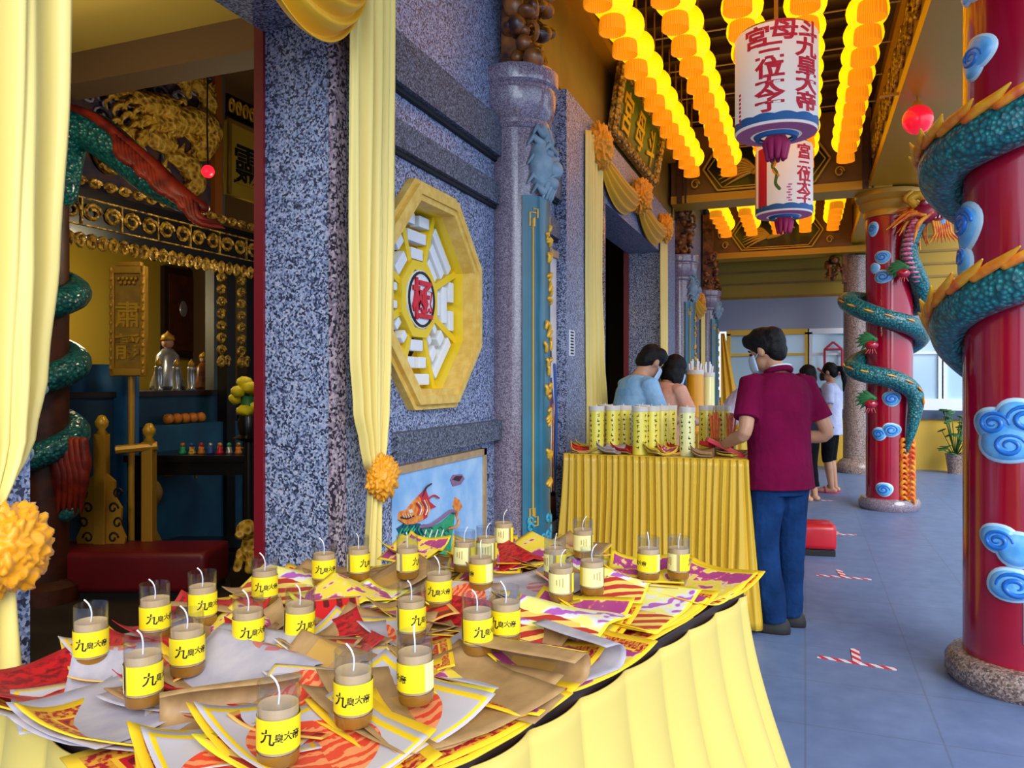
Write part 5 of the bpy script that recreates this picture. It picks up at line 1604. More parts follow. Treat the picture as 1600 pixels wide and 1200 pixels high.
# ================================================================== PEOPLE
SKIN = mat('light_brown_skin', rough=.5, fn=vary('#c08a6a', '#cc9878', 8, 2))
HAIR = mat('black_hair', rough=.6, spec=.25, fn=vary('#050406', '#0e0c10', 40, 2), bump=(lambda: noise_n(coords(), 60, 3), .5, .01))
def cloth_mat(n, a, b): return mat(n, rough=.9, fn=vary(a, b, 5, 3), bump=(lambda: noise_n(coords(), 7, 3), .5, .06), spec=.12)
def remesh(o, vs, sm=4):
    m = o.modifiers.new('body', 'REMESH'); m.mode = 'VOXEL'; m.voxel_size = vs; m.use_smooth_shade = True
    s = o.modifiers.new('smooth', 'SMOOTH'); s.factor = .5; s.iterations = sm
    return o
def loft(bm, rows, seg=24):
    """rows: (centre, right, front, rx, ry) ellipses"""
    rings = []
    for c, rx_, fy, a, b in rows:
        rings.append([bm.verts.new(c + rx_*(a*math.cos(2*PI*i/seg)) + fy*(b*math.sin(2*PI*i/seg))) for i in range(seg)])
    ring_faces(bm, rings, True, 0, True, True)
def hand(bm, w, d, nrm, side, k, curl=.5):
    d = d.normalized(); s = d.cross(nrm).normalized(); nrm = s.cross(d).normalized()
    Mx = Matrix((s, d, nrm)).transposed().to_4x4(); Mx.translation = w
    ell(bm, Mx @ Vector((0, .045*k, 0)), (.040*k, .052*k, .017*k), 12, 8, 0, Mx.to_3x3().to_4x4())
    for i, (x, l) in enumerate(((-.03, .066), (-.01, .076), (.01, .072), (.03, .056))):
        b0 = Vector((x*k, .082*k, 0)); c1, c2 = curl*.7, curl*1.5
        p1 = b0+Vector((x*.12, l*.5*math.cos(c1), -l*.5*math.sin(c1)))*k; p2 = p1+Vector((0, l*.5*math.cos(c2), -l*.5*math.sin(c2)))*k
        tube(bm, [Mx @ (b0*.8), Mx @ b0, Mx @ p1, Mx @ p2], [.0105*k, .010*k, .009*k, .0075*k], 8, 0, True)
    tube(bm, [Mx @ Vector((side*.03*k, .02*k, 0)), Mx @ Vector((side*.055*k, .05*k, -.014*k)), Mx @ Vector((side*.056*k, .082*k, -.026*k))], [.014*k, .011*k, .0085*k], 8, 0, True)
def human(label, pos, rz, H, cfg):
    k = H/1.70
    t = thing('person', label, 'person', pos, rz)
    V = lambda x, y, z: Vector((x, y, z))*k
    lean, twist = R(cfg.get('lean', 0)), R(cfg.get('twist', 0))
    RU = Matrix.Rotation(-lean, 4, 'X') @ Matrix.Rotation(twist, 4, 'Z')
    piv = V(0, 0, .92)
    U = lambda p: piv + RU @ (p-piv)
    Ud = lambda d: RU @ d
    slim = cfg.get('slim', 1.0)
    EX, EY = Vector((1, 0, 0)), Vector((0, 1, 0))
    HR = RU @ Matrix.Rotation(R(cfg.get('yaw', 0)), 4, 'Z') @ Matrix.Rotation(-R(cfg.get('pitch', 0)), 4, 'X')
    nb = U(V(0, -.01, 1.43)); hc = nb + (HR @ V(0, .025, .155))
    Hd = lambda x, y, z: hc + (HR @ V(x, y, z))
    HM = HR.to_3x3().to_4x4()
    body = BM()
    # head, jaw, nose, ears, neck
    ell(body, Hd(0, -.005, .02), (.074*k, .092*k, .1*k), 18, 12, 0, HM)
    ell(body, Hd(0, .022, -.045), (.056*k, .064*k, .068*k), 16, 10, 0, HM)
    tube(body, [Hd(0, .085, .02), Hd(0, .1, -.005), Hd(0, .108, -.022)], [.008*k, .012*k, .015*k], 8, 0, True)
    ell(body, Hd(0, .084, -.062), (.022*k, .012*k, .009*k), 10, 6, 0, HM)
    for s in (-1, 1): ell(body, Hd(s*.077, -.006, -.005), (.012*k, .022*k, .033*k), 10, 8, 0, HM)
    tube(body, [nb+Ud(V(0, -.005, -.06)), nb, Hd(0, -.02, -.06)], [.066*k, .053*k, .05*k], 14)
    rows = [(.84, .155, .105), (.95, .148, .105), (1.05, .14, .1), (1.2, .158, .112), (1.32, .172, .112), (1.40, .15, .092), (1.45, .075, .06)]
    loft(body, [(U(V(0, 0, z)), Ud(EX), Ud(EY), a*k*slim, b*k) for z, a, b in rows])
    sh, el, wr = {}, {}, {}
    for s, nm in ((-1, 'L'), (1, 'R')):
        sh[s] = U(V(s*.175*slim, -.005, 1.385))
        el[s] = V(*cfg['el'+nm]) if not cfg.get('upper') else U(V(*cfg['el'+nm])); wr[s] = V(*cfg['wr'+nm]) if not cfg.get('upper') else U(V(*cfg['wr'+nm]))
        tube(body, catmull([sh[s], sh[s]*.5+el[s]*.5, el[s], el[s]*.55+wr[s]*.45, wr[s]], 4), lerp_list([.052*k, .045*k, .038*k, .037*k, .026*k], 17), 12, 0, True)
        hand(body, wr[s], wr[s]-el[s] + V(*cfg.get('hd'+nm, (0, 0, 0))), Vector(cfg.get('hn', (0, 0, 1))), -s if cfg.get('hn', (0, 0, 1))[2] > .5 else -s, k, cfg.get('curl', .5))
    hip = {s: V(s*.085, 0, .88) for s in (-1, 1)}
    kn, an = {}, {}
    for s, nm in ((-1, 'L'), (1, 'R')):
        kn[s] = V(*cfg.get('kn'+nm, (s*.09, .02, .47))); an[s] = V(*cfg.get('an'+nm, (s*.09, -.03, .08)))
        tube(body, catmull([hip[s], hip[s]*.5+kn[s]*.5, kn[s], kn[s]*.6+an[s]*.4, an[s]], 4), lerp_list([.085*k, .075*k, .052*k, .053*k, .036*k], 17), 14, 0, True)
        ty = R(cfg.get('toe'+nm, 10)*(1 if cfg.get('toeabs') else s*-1))
        fd = Vector((-math.sin(ty), math.cos(ty), 0))
        g = Vector((an[s].x, an[s].y, .035*k))
        tube(body, [g-fd*.04*k, g+fd*.05*k, g+fd*.13*k+UP*-.008*k, g+fd*.18*k+UP*-.012*k], [.034*k, .036*k, .034*k, .02*k], 12, 0, True)
    b_ = remesh(obj('body', body, SKIN, t, True), cfg.get('vox', .007), 3)
    # hair
    bm = BM()
    for c_, r_ in cfg['hair']: ell(bm, Hd(*c_), tuple(q*k for q in r_), 20, 12, 0, HM)
    for pts, rad in cfg.get('strands', ()): tube(bm, catmull([Hd(*p) for p in pts], 5), lerp_list([q*k for q in rad], 5*(len(pts)-1)+1), 12, 0, True)
    for v in bm.verts: v.co += (v.co-hc).normalized()*.010*k*noise.noise(v.co*26)
    remesh(obj('hair', bm, HAIR, b_, True), .008, 1)
    # eyes and brows
    for s in (-1, 1):
        bm = BM(); ell(bm, Hd(s*.031, .083, .006), (.013*k, .006*k, .007*k), 10, 6, 0, HM); obj('eye', bm, M['black'], b_, True)
        bm = BM(); tube(bm, [Hd(s*.014, .09, .026), Hd(s*.03, .088, .032), Hd(s*.048, .076, .026)], .0045*k, 6, 0, True); obj('brow', bm, HAIR, b_, True)
    if cfg.get('mask'):
        bm = BM()
        grid(bm, lambda u, v: Hd(.072*math.sin((u-.5)*2.6), .022+.085*math.cos((u-.5)*2.6)+.012*math.sin(PI*v)*(1-abs(u-.5)*2), -.105+.095*v), 16, 8)
        for s in (-1, 1): pass
        solid(obj('face_mask', bm, cfg['mask'], t, True), .004)
        bm = BM()
        for s in (-1, 1): tube(bm, [Hd(s*.069, .045, -.03), Hd(s*.084, 0, -.005)], .0025*k, 5)
        obj('ear_loop', bm, cfg['mask'], t)
    # shirt
    bm = BM()
    g = cfg.get('shirt_gain', 1.14); hem = cfg.get('hem', .8)
    rows = [(hem, .178, .13), (.9, .172, .128), (1.0, .165, .122), (1.12, .168, .124), (1.22, .178, .13), (1.32, .186, .128), (1.40, .158, .1), (1.445, .082, .07)]
    loft(bm, [(U(V(0, 0, z)), Ud(EX), Ud(EY), a*k*slim*g/1.08, b*k*g/1.08) for z, a, b in rows])
    for s in (-1, 1):
        f = cfg.get('sleeve', .62)
        e = sh[s]*(1-f)+el[s]*f if f <= 1 else el[s]*(2-f)+wr[s]*(f-1)
        pts = [sh[s]+(nb-sh[s])*.3, sh[s], sh[s]*.5+e*.5, e] if f <= 1 else [sh[s]+(nb-sh[s])*.3, sh[s], el[s], e]
        tube(bm, pts, [.05*k, .066*k, .066*k, .072*k] if f <= 1 else [.05*k, .062*k, .052*k, .042*k], 16)
    for v in bm.verts: v.co += Vector((noise.noise(v.co*6), noise.noise(v.co*6+Vector((9, 0, 0))), 0))*.006
    sh_o = remesh(obj('shirt', bm, cfg['shirt'], t, True), cfg.get('vox', .007), 3)
    if cfg.get('collar'):
        bm = BM()
        ring = [nb + Ud(V(.068*math.cos(a), .062*math.sin(a)-.004, .022-.018*math.sin(a))) for a in [2*PI*i/24 for i in range(25)]]
        tube(bm, ring, .017*k, 8); obj('collar', bm, cfg['shirt'], sh_o, True)
        bm = BM(); tube(bm, [nb + Ud(V(.07*math.cos(a), .066*math.sin(a)-.006, .042-.018*math.sin(a))) for a in [PI*1.1+PI*.8*i/10 for i in range(11)]], .005*k, 6); obj('collar_band', bm, M['white_paint'], sh_o, True)
    # trousers / shorts
    bm = BM()
    rows = [(.76, .15, .115), (.86, .168, .122), (.95, .158, .116), (1.0, .15, .112)]
    loft(bm, [(V(0, 0, z), EX, EY, a*k*slim, b*k) for z, a, b in rows])
    lg = cfg.get('leg', 1.0); wd_ = cfg.get('legw', 1.0)
    for s in (-1, 1):
        if lg >= 1:
            e = an[s]+UP*.0
            pts = catmull([hip[s], hip[s]*.5+kn[s]*.5, kn[s], kn[s]*.45+e*.55, e+UP*-.02*k], 4); rad = [.098, .092, .075*wd_, .07*wd_, .068*wd_]
        else:
            e = kn[s]*(1-(lg-.5)*2)+an[s]*((lg-.5)*2)
            pts = catmull([hip[s], hip[s]*.5+kn[s]*.5, kn[s], e], 4); rad = [.098, .09, .072*wd_, .068*wd_]
        tube(bm, pts, lerp_list([q*k for q in rad], len(pts)), 16)
    for v in bm.verts: v.co += Vector((noise.noise(v.co*9), noise.noise(v.co*9+Vector((9, 0, 0))), 0))*.008
    tr = remesh(obj('trousers', bm, cfg['trousers'], t, True), cfg.get('vox', .007), 3)
    if cfg.get('stripe'):
        bm = BM(); s = cfg['stripe']
        tube(bm, [hip[s]+V(s*.1, -.02, 0), kn[s]+V(s*.08, -.02, 0), an[s]+V(s*.072, -.02, .05)], .012*k, 6); obj('side_stripe', bm, M['white_paint'], tr)
    for s, nm in ((-1, 'L'), (1, 'R')):
        ty = R(cfg.get('toe'+nm, 10)*(1 if cfg.get('toeabs') else s*-1))
        fd = Vector((-math.sin(ty), math.cos(ty), 0)); g_ = Vector((an[s].x, an[s].y, 0))
        sd = Vector((fd.y, -fd.x, 0))
        bm = BM()
        if cfg.get('sandal'):
            loft(bm, [(g_-fd*.06*k+UP*zz, sd, fd, .001, .001) for zz in ()] or [(g_+fd*.055*k+UP*.0, sd, fd, .046*k, .14*k), (g_+fd*.055*k+UP*.022*k, sd, fd, .048*k, .142*k)])
            tube(bm, [g_+fd*.06*k-sd*.048*k+UP*.02, g_+fd*.09*k+UP*.075*k, g_+fd*.06*k+sd*.048*k+UP*.02], .014*k, 8, 0, True)
            obj('sandal', bm, cfg['shoe'], t, 40)
        else:
            loft(bm, [(g_+fd*.06*k, sd, fd, .05*k, .15*k), (g_+fd*.06*k+UP*.03*k, sd, fd, .052*k, .152*k), (g_+fd*.045*k+UP*.06*k, sd, fd, .046*k, .13*k), (g_+fd*.0*k+UP*.09*k, sd, fd, .044*k, .065*k)])
            remesh(obj('shoe', bm, cfg['shoe'], t, True), .007, 2)
    return t
MAROON = cloth_mat('maroon_polo', '#660632', '#760a3c'); JEANS = cloth_mat('blue_denim', '#0e2850', '#173a6c')
BLK = cloth_mat('black_trousers', '#0d0d12', '#17171d'); SHOE = mat('dark_shoe', '#1e1a1c', .6)
MASK_B = mat('pale_blue_mask', '#b8cfe6', .6); MASK_K = mat('black_mask', '#0c0c0f', .6)
short_hair = [((0, -.018, .035), (.085, .1, .098)), ((0, -.06, .0), (.074, .06, .085)), ((0, .035, .085), (.07, .06, .045)), ((-.05, .0, .06), (.04, .07, .06)), ((.05, .0, .06), (.04, .07, .06))]
human('man in maroon polo shirt and blue jeans standing at the candle table, back to us', (-.135, 4.6, 0), R(38), 1.70, dict(
 elL=(-.27, -.06, 1.115), wrL=(-.245, .17, 1.03), elR=(.27, -.06, 1.10), wrR=(.10, .17, 1.04), hn=(.2, .1, 1), curl=.75, yaw=28, pitch=16, lean=3,
 hair=short_hair+[((0, -.07, .05), (.078, .055, .08)), ((0, .0, .09), (.08, .085, .055)), ((-.02, .06, .08), (.06, .05, .045))], shirt=MAROON, trousers=JEANS, shoe=SHOE, mask=MASK_B, collar=True, sleeve=.72, hem=.79, shirt_gain=1.22,
 knL=(-.1, .0, .47), knR=(.09, .03, .47), anL=(-.075, -.05, .08), anR=(.09, .03, .08), toeL=45, toeR=40, toeabs=True, vox=.006, legw=1.08))
# paper he is sorting at the table's end
p = Vector((-.385, 4.62, 0))
t = thing('joss_paper_bundle', 'pale paper stack under the hands of the man in maroon', 'joss paper', (-.40, 4.64, ZT), R(60))
for k, d in enumerate(('kraft', 'swirl', 'kraft')):
    f = sheet_f(.16, .11, .002+.009*k, .008, 'curl', k+3); bm = BM(); grid(bm, f, 12, 8); solid(obj('sheet', bm, PAP[d], t, True), .006)
LBLUE = cloth_mat('light_blue_tee', '#7fb2e0', '#a4cdf0'); PEACH = cloth_mat('peach_top', '#e8a890', '#f0bca4'); LAV = cloth_mat('lavender_top', '#b8b0d8', '#d0c8e8'); WHT = cloth_mat('white_tee', '#b8c4ea', '#d4daf4')
p = ond(985, 600, 5.5)
human('boy in light blue tee with pale mask, bent forward behind the tall candles', (p.x-.03, p.y, 0), R(-50), 1.70, dict(
 elL=(-.24, .14, 1.14), wrL=(-.16, .36, 1.12), elR=(.24, .14, 1.14), wrR=(.16, .36, 1.12), yaw=8, pitch=24, lean=12, hair=short_hair, shirt=LBLUE, trousers=BLK, shoe=SHOE, mask=MASK_B, sleeve=.7, vox=.009))
p = ond(1033, 600, 6.2)
human('woman with black bob hair and peach top, beside the boy in light blue', (p.x, p.y, 0), R(-40), 1.63, dict(
 elL=(-.24, .12, 1.14), wrL=(-.16, .34, 1.1), elR=(.24, .12, 1.14), wrR=(.16, .34, 1.1), yaw=0, pitch=20, lean=8, slim=.9,
 hair=[((0, -.02, .03), (.092, .104, .105)), ((0, -.05, -.05), (.092, .07, .09)), ((-.07, .0, -.06), (.028, .06, .09)), ((.07, .0, -.06), (.028, .06, .09))], shirt=PEACH, trousers=BLK, shoe=SHOE, mask=MASK_B, sleeve=.7, vox=.009))
p = ond(1150, 620, 8.6)
human('person in lavender top bending over, seen left of the man in maroon', (p.x-.16, p.y, 0), R(-75), 1.66, dict(
 elL=(-.22, .35, 1.1), wrL=(-.15, .5, .95), elR=(.22, .35, 1.1), wrR=(.15, .5, .95), yaw=0, pitch=10, lean=38, hair=short_hair, shirt=LAV, trousers=BLK, shoe=SHOE, sleeve=.8, vox=.011))
p = onz(1264, 783, 0)
human('person in black trousers with a pale side stripe, half hidden behind the man in maroon', (p.x, p.y, 0), R(60), 1.58, dict(
 elL=(-.23, 0, 1.1), wrL=(-.22, .12, .92), elR=(.23, 0, 1.1), wrR=(.22, .12, .92), yaw=10, pitch=5, slim=.92,
 hair=[((0, -.02, .03), (.09, .104, .103)), ((0, -.05, -.05), (.088, .07, .1))], shirt=cloth_mat('dark_top', '#1c2030', '#2a2e40'), trousers=BLK, shoe=mat('grey_sandal', '#6a6470', .6), sandal=True, sleeve=.7, leg=.88, stripe=-1, vox=.01))
p = onz(1298, 769, 0)
human('girl with long ponytail, black mask, white tee and black knee shorts', (p.x, p.y, 0), R(75), 1.62, dict(
 elL=(-.22, -.02, 1.1), wrL=(-.2, .06, .86), elR=(.22, -.02, 1.1), wrR=(.2, .06, .86), hn=(1, 0, .2), yaw=0, pitch=4, slim=.9,
 hair=[((0, -.02, .035), (.086, .1, .098)), ((0, -.06, .0), (.074, .06, .08))], strands=[([(0, -.1, .05), (0, -.17, .02), (0, -.19, -.1), (0, -.17, -.26)], [.03, .04, .038, .012])],
 shirt=WHT, trousers=BLK, shoe=mat('pink_sandal', '#b04a6a', .6), sandal=True, mask=MASK_K, sleeve=.75, hem=.76, leg=.58, shirt_gain=1.2, vox=.009))
# ================================================================== INSIDE THE HALL (through the near doorway)
AX = -4.6
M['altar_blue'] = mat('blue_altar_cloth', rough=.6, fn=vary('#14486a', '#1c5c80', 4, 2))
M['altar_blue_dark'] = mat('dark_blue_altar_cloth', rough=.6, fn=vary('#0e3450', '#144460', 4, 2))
M['gold_fret'] = mat('gold_fretwork', rough=.45, metal=.2, fn=vary('#9a701f', '#d0a036', 14, 2))
M['silver'] = mat('silver_cup', '#c0c4cc', .25, .7)
YZ = plane_frame((AX, 0, 0), (0, 1, 0), (0, 0, 1))
# altar
t = thing('altar', 'stepped altar hung with dark blue cloth, deep inside the dim hall', 'altar', (AX-.4, 4.8, 0))
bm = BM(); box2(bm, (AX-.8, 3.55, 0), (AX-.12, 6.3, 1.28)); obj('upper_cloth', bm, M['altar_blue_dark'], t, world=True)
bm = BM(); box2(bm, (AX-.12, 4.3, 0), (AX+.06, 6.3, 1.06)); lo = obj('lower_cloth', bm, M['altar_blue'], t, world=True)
bm = BM(); box2(bm, (AX-.82, 3.5, 1.28), (AX-.1, 6.35, 1.32)); obj('altar_top', bm, M['wood_dark'], t, world=True)
for k in range(4):
    y0 = 4.4+k*.42
    bm = BM()
    pts = [(y0, .62), (y0, .82), (y0+.3, .82), (y0+.3, .68), (y0+.1, .68), (y0+.1, .75), (y0+.22, .75)]
    tube(bm, [(AX+.065, a, b) for a, b in pts], .009, 6); obj('fret_pattern', bm, M['gold_fret'], lo, world=True)
# vases, offerings
for k, px in enumerate((248, 276, 299)):
    p = onx(px, 600, AX-.3); t = thing('altar_vase', 'tall silver altar vase, %s of three on the blue altar' % ('leftmost', 'middle one', 'rightmost')[k], 'vase', (AX-.3, p.y, 1.32))
    bm = BM(); lathe(bm, [(0, 0), (.045, 0), (.03, .02), (.035, .1), (.028, .17), (.038, .19), (.025, .2), (0, .2)], seg=16); obj('cup', bm, M['silver'], t, True)
    bm = BM(); lathe(bm, [(0, .2), (.02, .2), (.028, .225), (.012, .25), (0, .27)], seg=12); obj('lid', bm, M['gold'], t, True)
M['fruit_orange'] = mat('orange_peel', '#d87a1c', .45)
for k in range(5):
    y = 4.62+.085*k
    bm = BM(); ell(bm, (AX-.02, y, 1.06+.042), .042, 14, 9); tag(obj('orange', bm, M['fruit_orange'], None, True), 'orange on the lower altar step, %s from the left' % ORD[k], 'fruit', 'oranges on the altar step')
# deity figures in front of the portrait
def figure(x, y, z, h, m1, m2, lab):
    t = thing('deity_statue', lab, 'statue', (x, y, z))
    bm = BM(); lathe(bm, [(0, 0), (.32*h, 0), (.34*h, .08*h), (.24*h, .35*h), (.22*h, .6*h), (.1*h, .72*h), (0, .74*h)], seg=20, sx=.7); obj('robe', bm, m1, t, True)
    bm = BM(); ell(bm, (0, 0, .82*h), .1*h); obj('head', bm, m2, t, True)
    bm = BM(); lathe(bm, [(0, .86*h), (.12*h, .87*h), (.1*h, .95*h), (.03*h, 1.0*h), (0, 1.04*h)], seg=14); obj('crown', bm, M['gold'], t, True)
    return t
for px, h, m1, lab in ((262, .5, M['silver'], 'grey robed statue left on the altar, before the portrait'), (318, .34, M['wood_carved'], 'small brown statue on the altar below the portrait'), (345, .3, M['wood_red'], 'small dark red statue on the altar by the black post')):
    p = onx(px, 560, AX-.62); figure(AX-.62, p.y, 1.32, h, m1, SKIN, lab)
# portrait on the yellow wall
p0, p1 = onx(256, 415, -6.55), onx(312, 560, -6.55)
t = thing('portrait', 'dark framed portrait on the yellow wall above the altar', 'picture', (-6.58, (p0.y+p1.y)/2, p1.z))
bm = BM(); box2(bm, (-6.6, p0.y, p1.z), (-6.54, p1.y, p0.z)); obj('frame', bm, M['wood_dark'], t, world=True)
bm = BM(); box2(bm, (-6.545, p0.y+.06, p1.z+.08), (-6.53, p1.y-.06, p0.z-.08)); obj('picture', bm, M['wood_red'], t, world=True)
bm = BM(); ell(bm, (-6.53, (p0.y+p1.y)/2, p1.z*.45+p0.z*.55), (.01, .06, .09)); obj('painted_face', bm, M['silver'], t, True, world=True)
# black and gold canopy over the altar
def fret_row(bm, x, y0, y1, z0, z1, n, mi, r=.012):
    rn = random.Random(int(z0*100)+n)
    for k in range(n):
        a = y0+(y1-y0)*k/n; b = y0+(y1-y0)*(k+1)/n
        c_ = Vector((x, (a+b)/2, (z0+z1)/2)); w = (b-a)*.45; h = (z1-z0)*.42
        tube(bm, [c_+Vector((0, w*math.cos(q)*(1-q/14), h*math.sin(q)*(1-q/14))) for q in [i*.7+rn.random()*.2 for i in range(13)]], r, 5, mi)
t = thing('altar_canopy', 'black and gold carved canopy standing over the altar', 'canopy', (AX, 4.9, 0)); t['kind'] = 'thing'
for k, y in enumerate((5.18, 5.42)):
    bm = BM(); box2(bm, (AX+.0, y-.05, 0), (AX+.1, y+.05, 2.6)); obj('post', bm, M['black_lacquer'], t, world=True)
    bm = BM(); fret_row(bm, AX+.11, y-.16, y-.02, 1.5, 1.62, 2, 0); 
    for q in range(9): fret_row(bm, AX+.1, y-.17, y-.06, 1.5+q*.1, 1.6+q*.1, 1, 0, .014)
    obj('post_carving', bm, M['gold_carved'], t, True, world=True)
bm = BM(); box2(bm, (AX, 2.4, 2.36), (AX+.12, 6.4, 2.68)); bd = obj('beam', bm, M['black_lacquer'], t, world=True)
for k, (z0, z1, n) in enumerate(((2.69, 2.76, 16), (2.45, 2.6, 12), (2.26, 2.39, 22))):
    for q in range(1):
        bm = BM(); fret_row(bm, AX+.13, 2.45, 6.3, z0, z1, n*2, 0, .014)
        if k == 1:
            for y in [2.45+i*(3.85/n) for i in range(n+1)]: box2(bm, (AX+.12, y-.006, z0-.01), (AX+.132, y+.006, z1+.01))
            box2(bm, (AX+.12, 2.45, z0-.02), (AX+.135, 6.3, z0-.01)); box2(bm, (AX+.12, 2.45, z1+.01), (AX+.135, 6.3, z1+.02))
        obj('carved_row', bm, M['gold_carved'], bd, world=True)
# gold dragon relief panel above
M['relief_gold'] = mat('old_gold_relief', rough=.45, fn=lambda: ramp(X(voro(coords(), 24, 'Distance'))*.8+noise_n(coords(), 10, 2)*.4, [(.2, '#5c2c10'), (.4, '#b47c1e'), (.7, '#ecbc44')]), bump=(lambda: X(voro(coords(), 24, 'Distance')), .9, .03))
M['relief_blue'] = mat('slate_relief_ground', rough=.6, fn=vary('#3a3658', '#6a4a3c', 9, 2))
M['relief_white'] = mat('relief_cloud_lines', '#b4b4d0', .5)
PXX = -4.9
pa, pb = onx(130, 320, PXX), onx(332, 95, PXX)
t = thing('dragon_relief_panel', 'gold dragon relief panel in an orange frame, high inside the hall', 'relief panel', (PXX, (pa.y+pb.y)/2, 2.3))
y0, y1, z0, z1 = pa.y-.5, pb.y, 2.55, 4.2
bm = BM(); box2(bm, (PXX-.08, y0, z0), (PXX-.02, y1, z1)); obj('ground', bm, M['relief_blue'], t, world=True)
bm = BM(); box2(bm, (PXX-.08, y1, z0), (PXX+.03, y1+.09, z1)); box2(bm, (PXX-.08, y0, z0-.05), (PXX+.03, y1+.09, z0)); obj('frame', bm, mat('orange_frame', '#a85c14', .5), t, world=True)
def P2(px, py, o=0.0):
    q = onx(px, py, PXX); return Vector((PXX+o, q.y, q.z))
bm = BM()
tube(bm, catmull([P2(150, 130, .02), P2(190, 150, .05), P2(225, 165, .07), P2(250, 170, .07)], 6), lerp_list([.03, .06, .1, .11], 19), 10, 0, True)
tube(bm, catmull([P2(195, 180, .03), P2(215, 190, .06), P2(245, 195, .06)], 6), lerp_list([.02, .05, .08], 13), 10, 0, True)
ell(bm, P2(255, 175, .05), (.08, .14, .13)); ell(bm, P2(230, 160, .09), (.05, .06, .05)); ell(bm, P2(205, 215, .04), (.06, .12, .08)); ell(bm, P2(245, 220, .04), (.06, .18, .1))
tube(bm, catmull([P2(255, 195, .04), P2(290, 190, .06), P2(318, 205, .05), P2(310, 235, .04)], 6), lerp_list([.12, .12, .13, .1], 19), 10, 0, True)
for k in range(14):
    a = P2(240+k*5, 170+k*5, .06); tube(bm, catmull([a, a+Vector((.03, .05, -.03)), a+Vector((.02, .12, -.02+.01*k))], 4), lerp_list([.02, .022, .005], 9), 6, 0, True)
for k in range(8):
    a = P2(170+k*8, 135+k*4, .05); tube(bm, catmull([a, a+Vector((.02, -.03, .05)), a+Vector((.0, .02, .1))], 4), lerp_list([.016, .018, .004], 9), 6, 0, True)
for pts_, rr_ in (([(140, 225), (165, 255), (200, 250), (225, 275), (255, 270)], [.03, .09, .1, .1, .04]), ([(262, 245), (290, 260), (300, 290), (275, 305)], [.05, .1, .09, .03]), ([(290, 130), (310, 140), (322, 165), (312, 190)], [.03, .07, .08, .05]), ([(255, 120), (280, 125), (290, 150)], [.04, .06, .03])):
    c_ = catmull([P2(a, b, .03) for a, b in pts_], 6); tube(bm, c_, lerp_list(rr_, len(c_)), 9, 0, True)
    for i in range(0, len(c_)-1, 2):
        d_ = Vector((.05, .03, .13 if i % 4 else .1)); tube(bm, [c_[i], c_[i]+d_*.6, c_[i]+d_], [.03, .025, .005], 6, 0, True)
for k in range(20):
    a = P2(170+k*6, 160+(k*37 % 60), .08); tube(bm, catmull([a, a+Vector((.04, -.06, .02)), a+Vector((.03, -.12, -.04)), a+Vector((.02, -.1, -.1))], 4), lerp_list([.018, .022, .005], 13), 6, 0, True)
obj('dragon_relief', bm, M['relief_gold'], t, True, world=True)
rn = random.Random(8)
bm = BM()
for k in range(60):
    c_ = P2(140+190*rn.random(), 100+150*rn.random(), -.015)
    tube(bm, [c_+Vector((0, .09*math.cos(q)*(1-q/9), .06*math.sin(q)*(1-q/9))) for q in [i*.6 for i in range(13)]], .011, 5)
obj('cloud_scrolls', bm, M['relief_white'], t, True, world=True)
# teal dragon with red mane, wound on a pillar just inside
hp = ond(72, 600, 4.9)
t = thing('hall_dragon_pillar', 'dim pillar inside the hall wound by a teal dragon with a red mane', 'pillar', (hp.x, hp.y, 0)); t['kind'] = 'thing'
bm = BM(); lathe(bm, [(0, 0), (.2, 0), (.2, .1), (.13, .14), (.13, 3.3), (0, 3.3)], seg=32); obj('shaft', bm, M['wood_red'], t, 40)
bm = BM()
pts = []
for i in range(90):
    a = i*.27; pts.append(Vector((.17*math.cos(a), .17*math.sin(a), .55+1.75*i/90)))
tube(bm, pts, lerp_list([.04, .08, .09, .09, .09, .09], 90), 14, 0, True)
def hw(px, py, dd=4.9): return ond(px, py, dd)-hp+Vector((0, 0, hp.z))-Vector((0, 0, hp.z)) + Vector((0, 0, hp.z*1.0)) if False else Vector((ond(px, py, dd).x-hp.x, ond(px, py, dd).y-hp.y, ond(px, py, dd).z))
neck = catmull([hw(95, 300), hw(105, 215), hw(140, 205), hw(190, 240), hw(240, 285), hw(285, 315)], 8)
tube(bm, neck, lerp_list([.1, .13, .13, .12, .1, .07], 41), 16, 0, True)
body = obj('dragon_body', bm, M['dragon_teal'], t, True)
M['mane_red'] = mat('red_mane', rough=.5, fn=vary('#6a1414', '#b0341c', 10, 2))
bm = BM()
tube(bm, catmull([hw(105, 165, 4.8), hw(150, 185, 4.75), hw(200, 225, 4.75), hw(240, 260, 4.75), hw(275, 300, 4.75), hw(320, 325, 4.75)], 6), lerp_list([.02, .03, .035, .045, .07, .03], 31), 10, 0, True)
for k in range(22):
    a = hw(180+k*6, 215+k*5, 4.72); l = .1+.1*rn.random()
    tube(bm, catmull([a, a+Vector((l*.3, 0, -l*.8)), a+Vector((l*1.1, l*.5, -l))], 4), lerp_list([.022, .026, .005], 9), 6, 0, True)
obj('mane', bm, M['mane_red'], body, True)
bm = BM(); ell(bm, hw(108, 700, 4.85), (.07, .06, .05))
for k in range(16):
    a = hw(85+k*3, 690+10*(k % 3), 4.8); tube(bm, catmull([a, a+Vector((.02, 0, -.15)), a+Vector((-.04, .03, -.38))], 4), lerp_list([.03, .035, .006], 9), 6, 0, True)
obj('tail_flame', bm, M['mane_red'], body, True)
for (a, z) in ((fc, 1.75), (fc+.6, 1.38), (fc+.3, .98), (fc+.5, 2.2)):
    cloud(t, .24, [(a, z, .09, .08), (a+.3, z-.03, .07, .06)], [(a, z, .05, 1)])
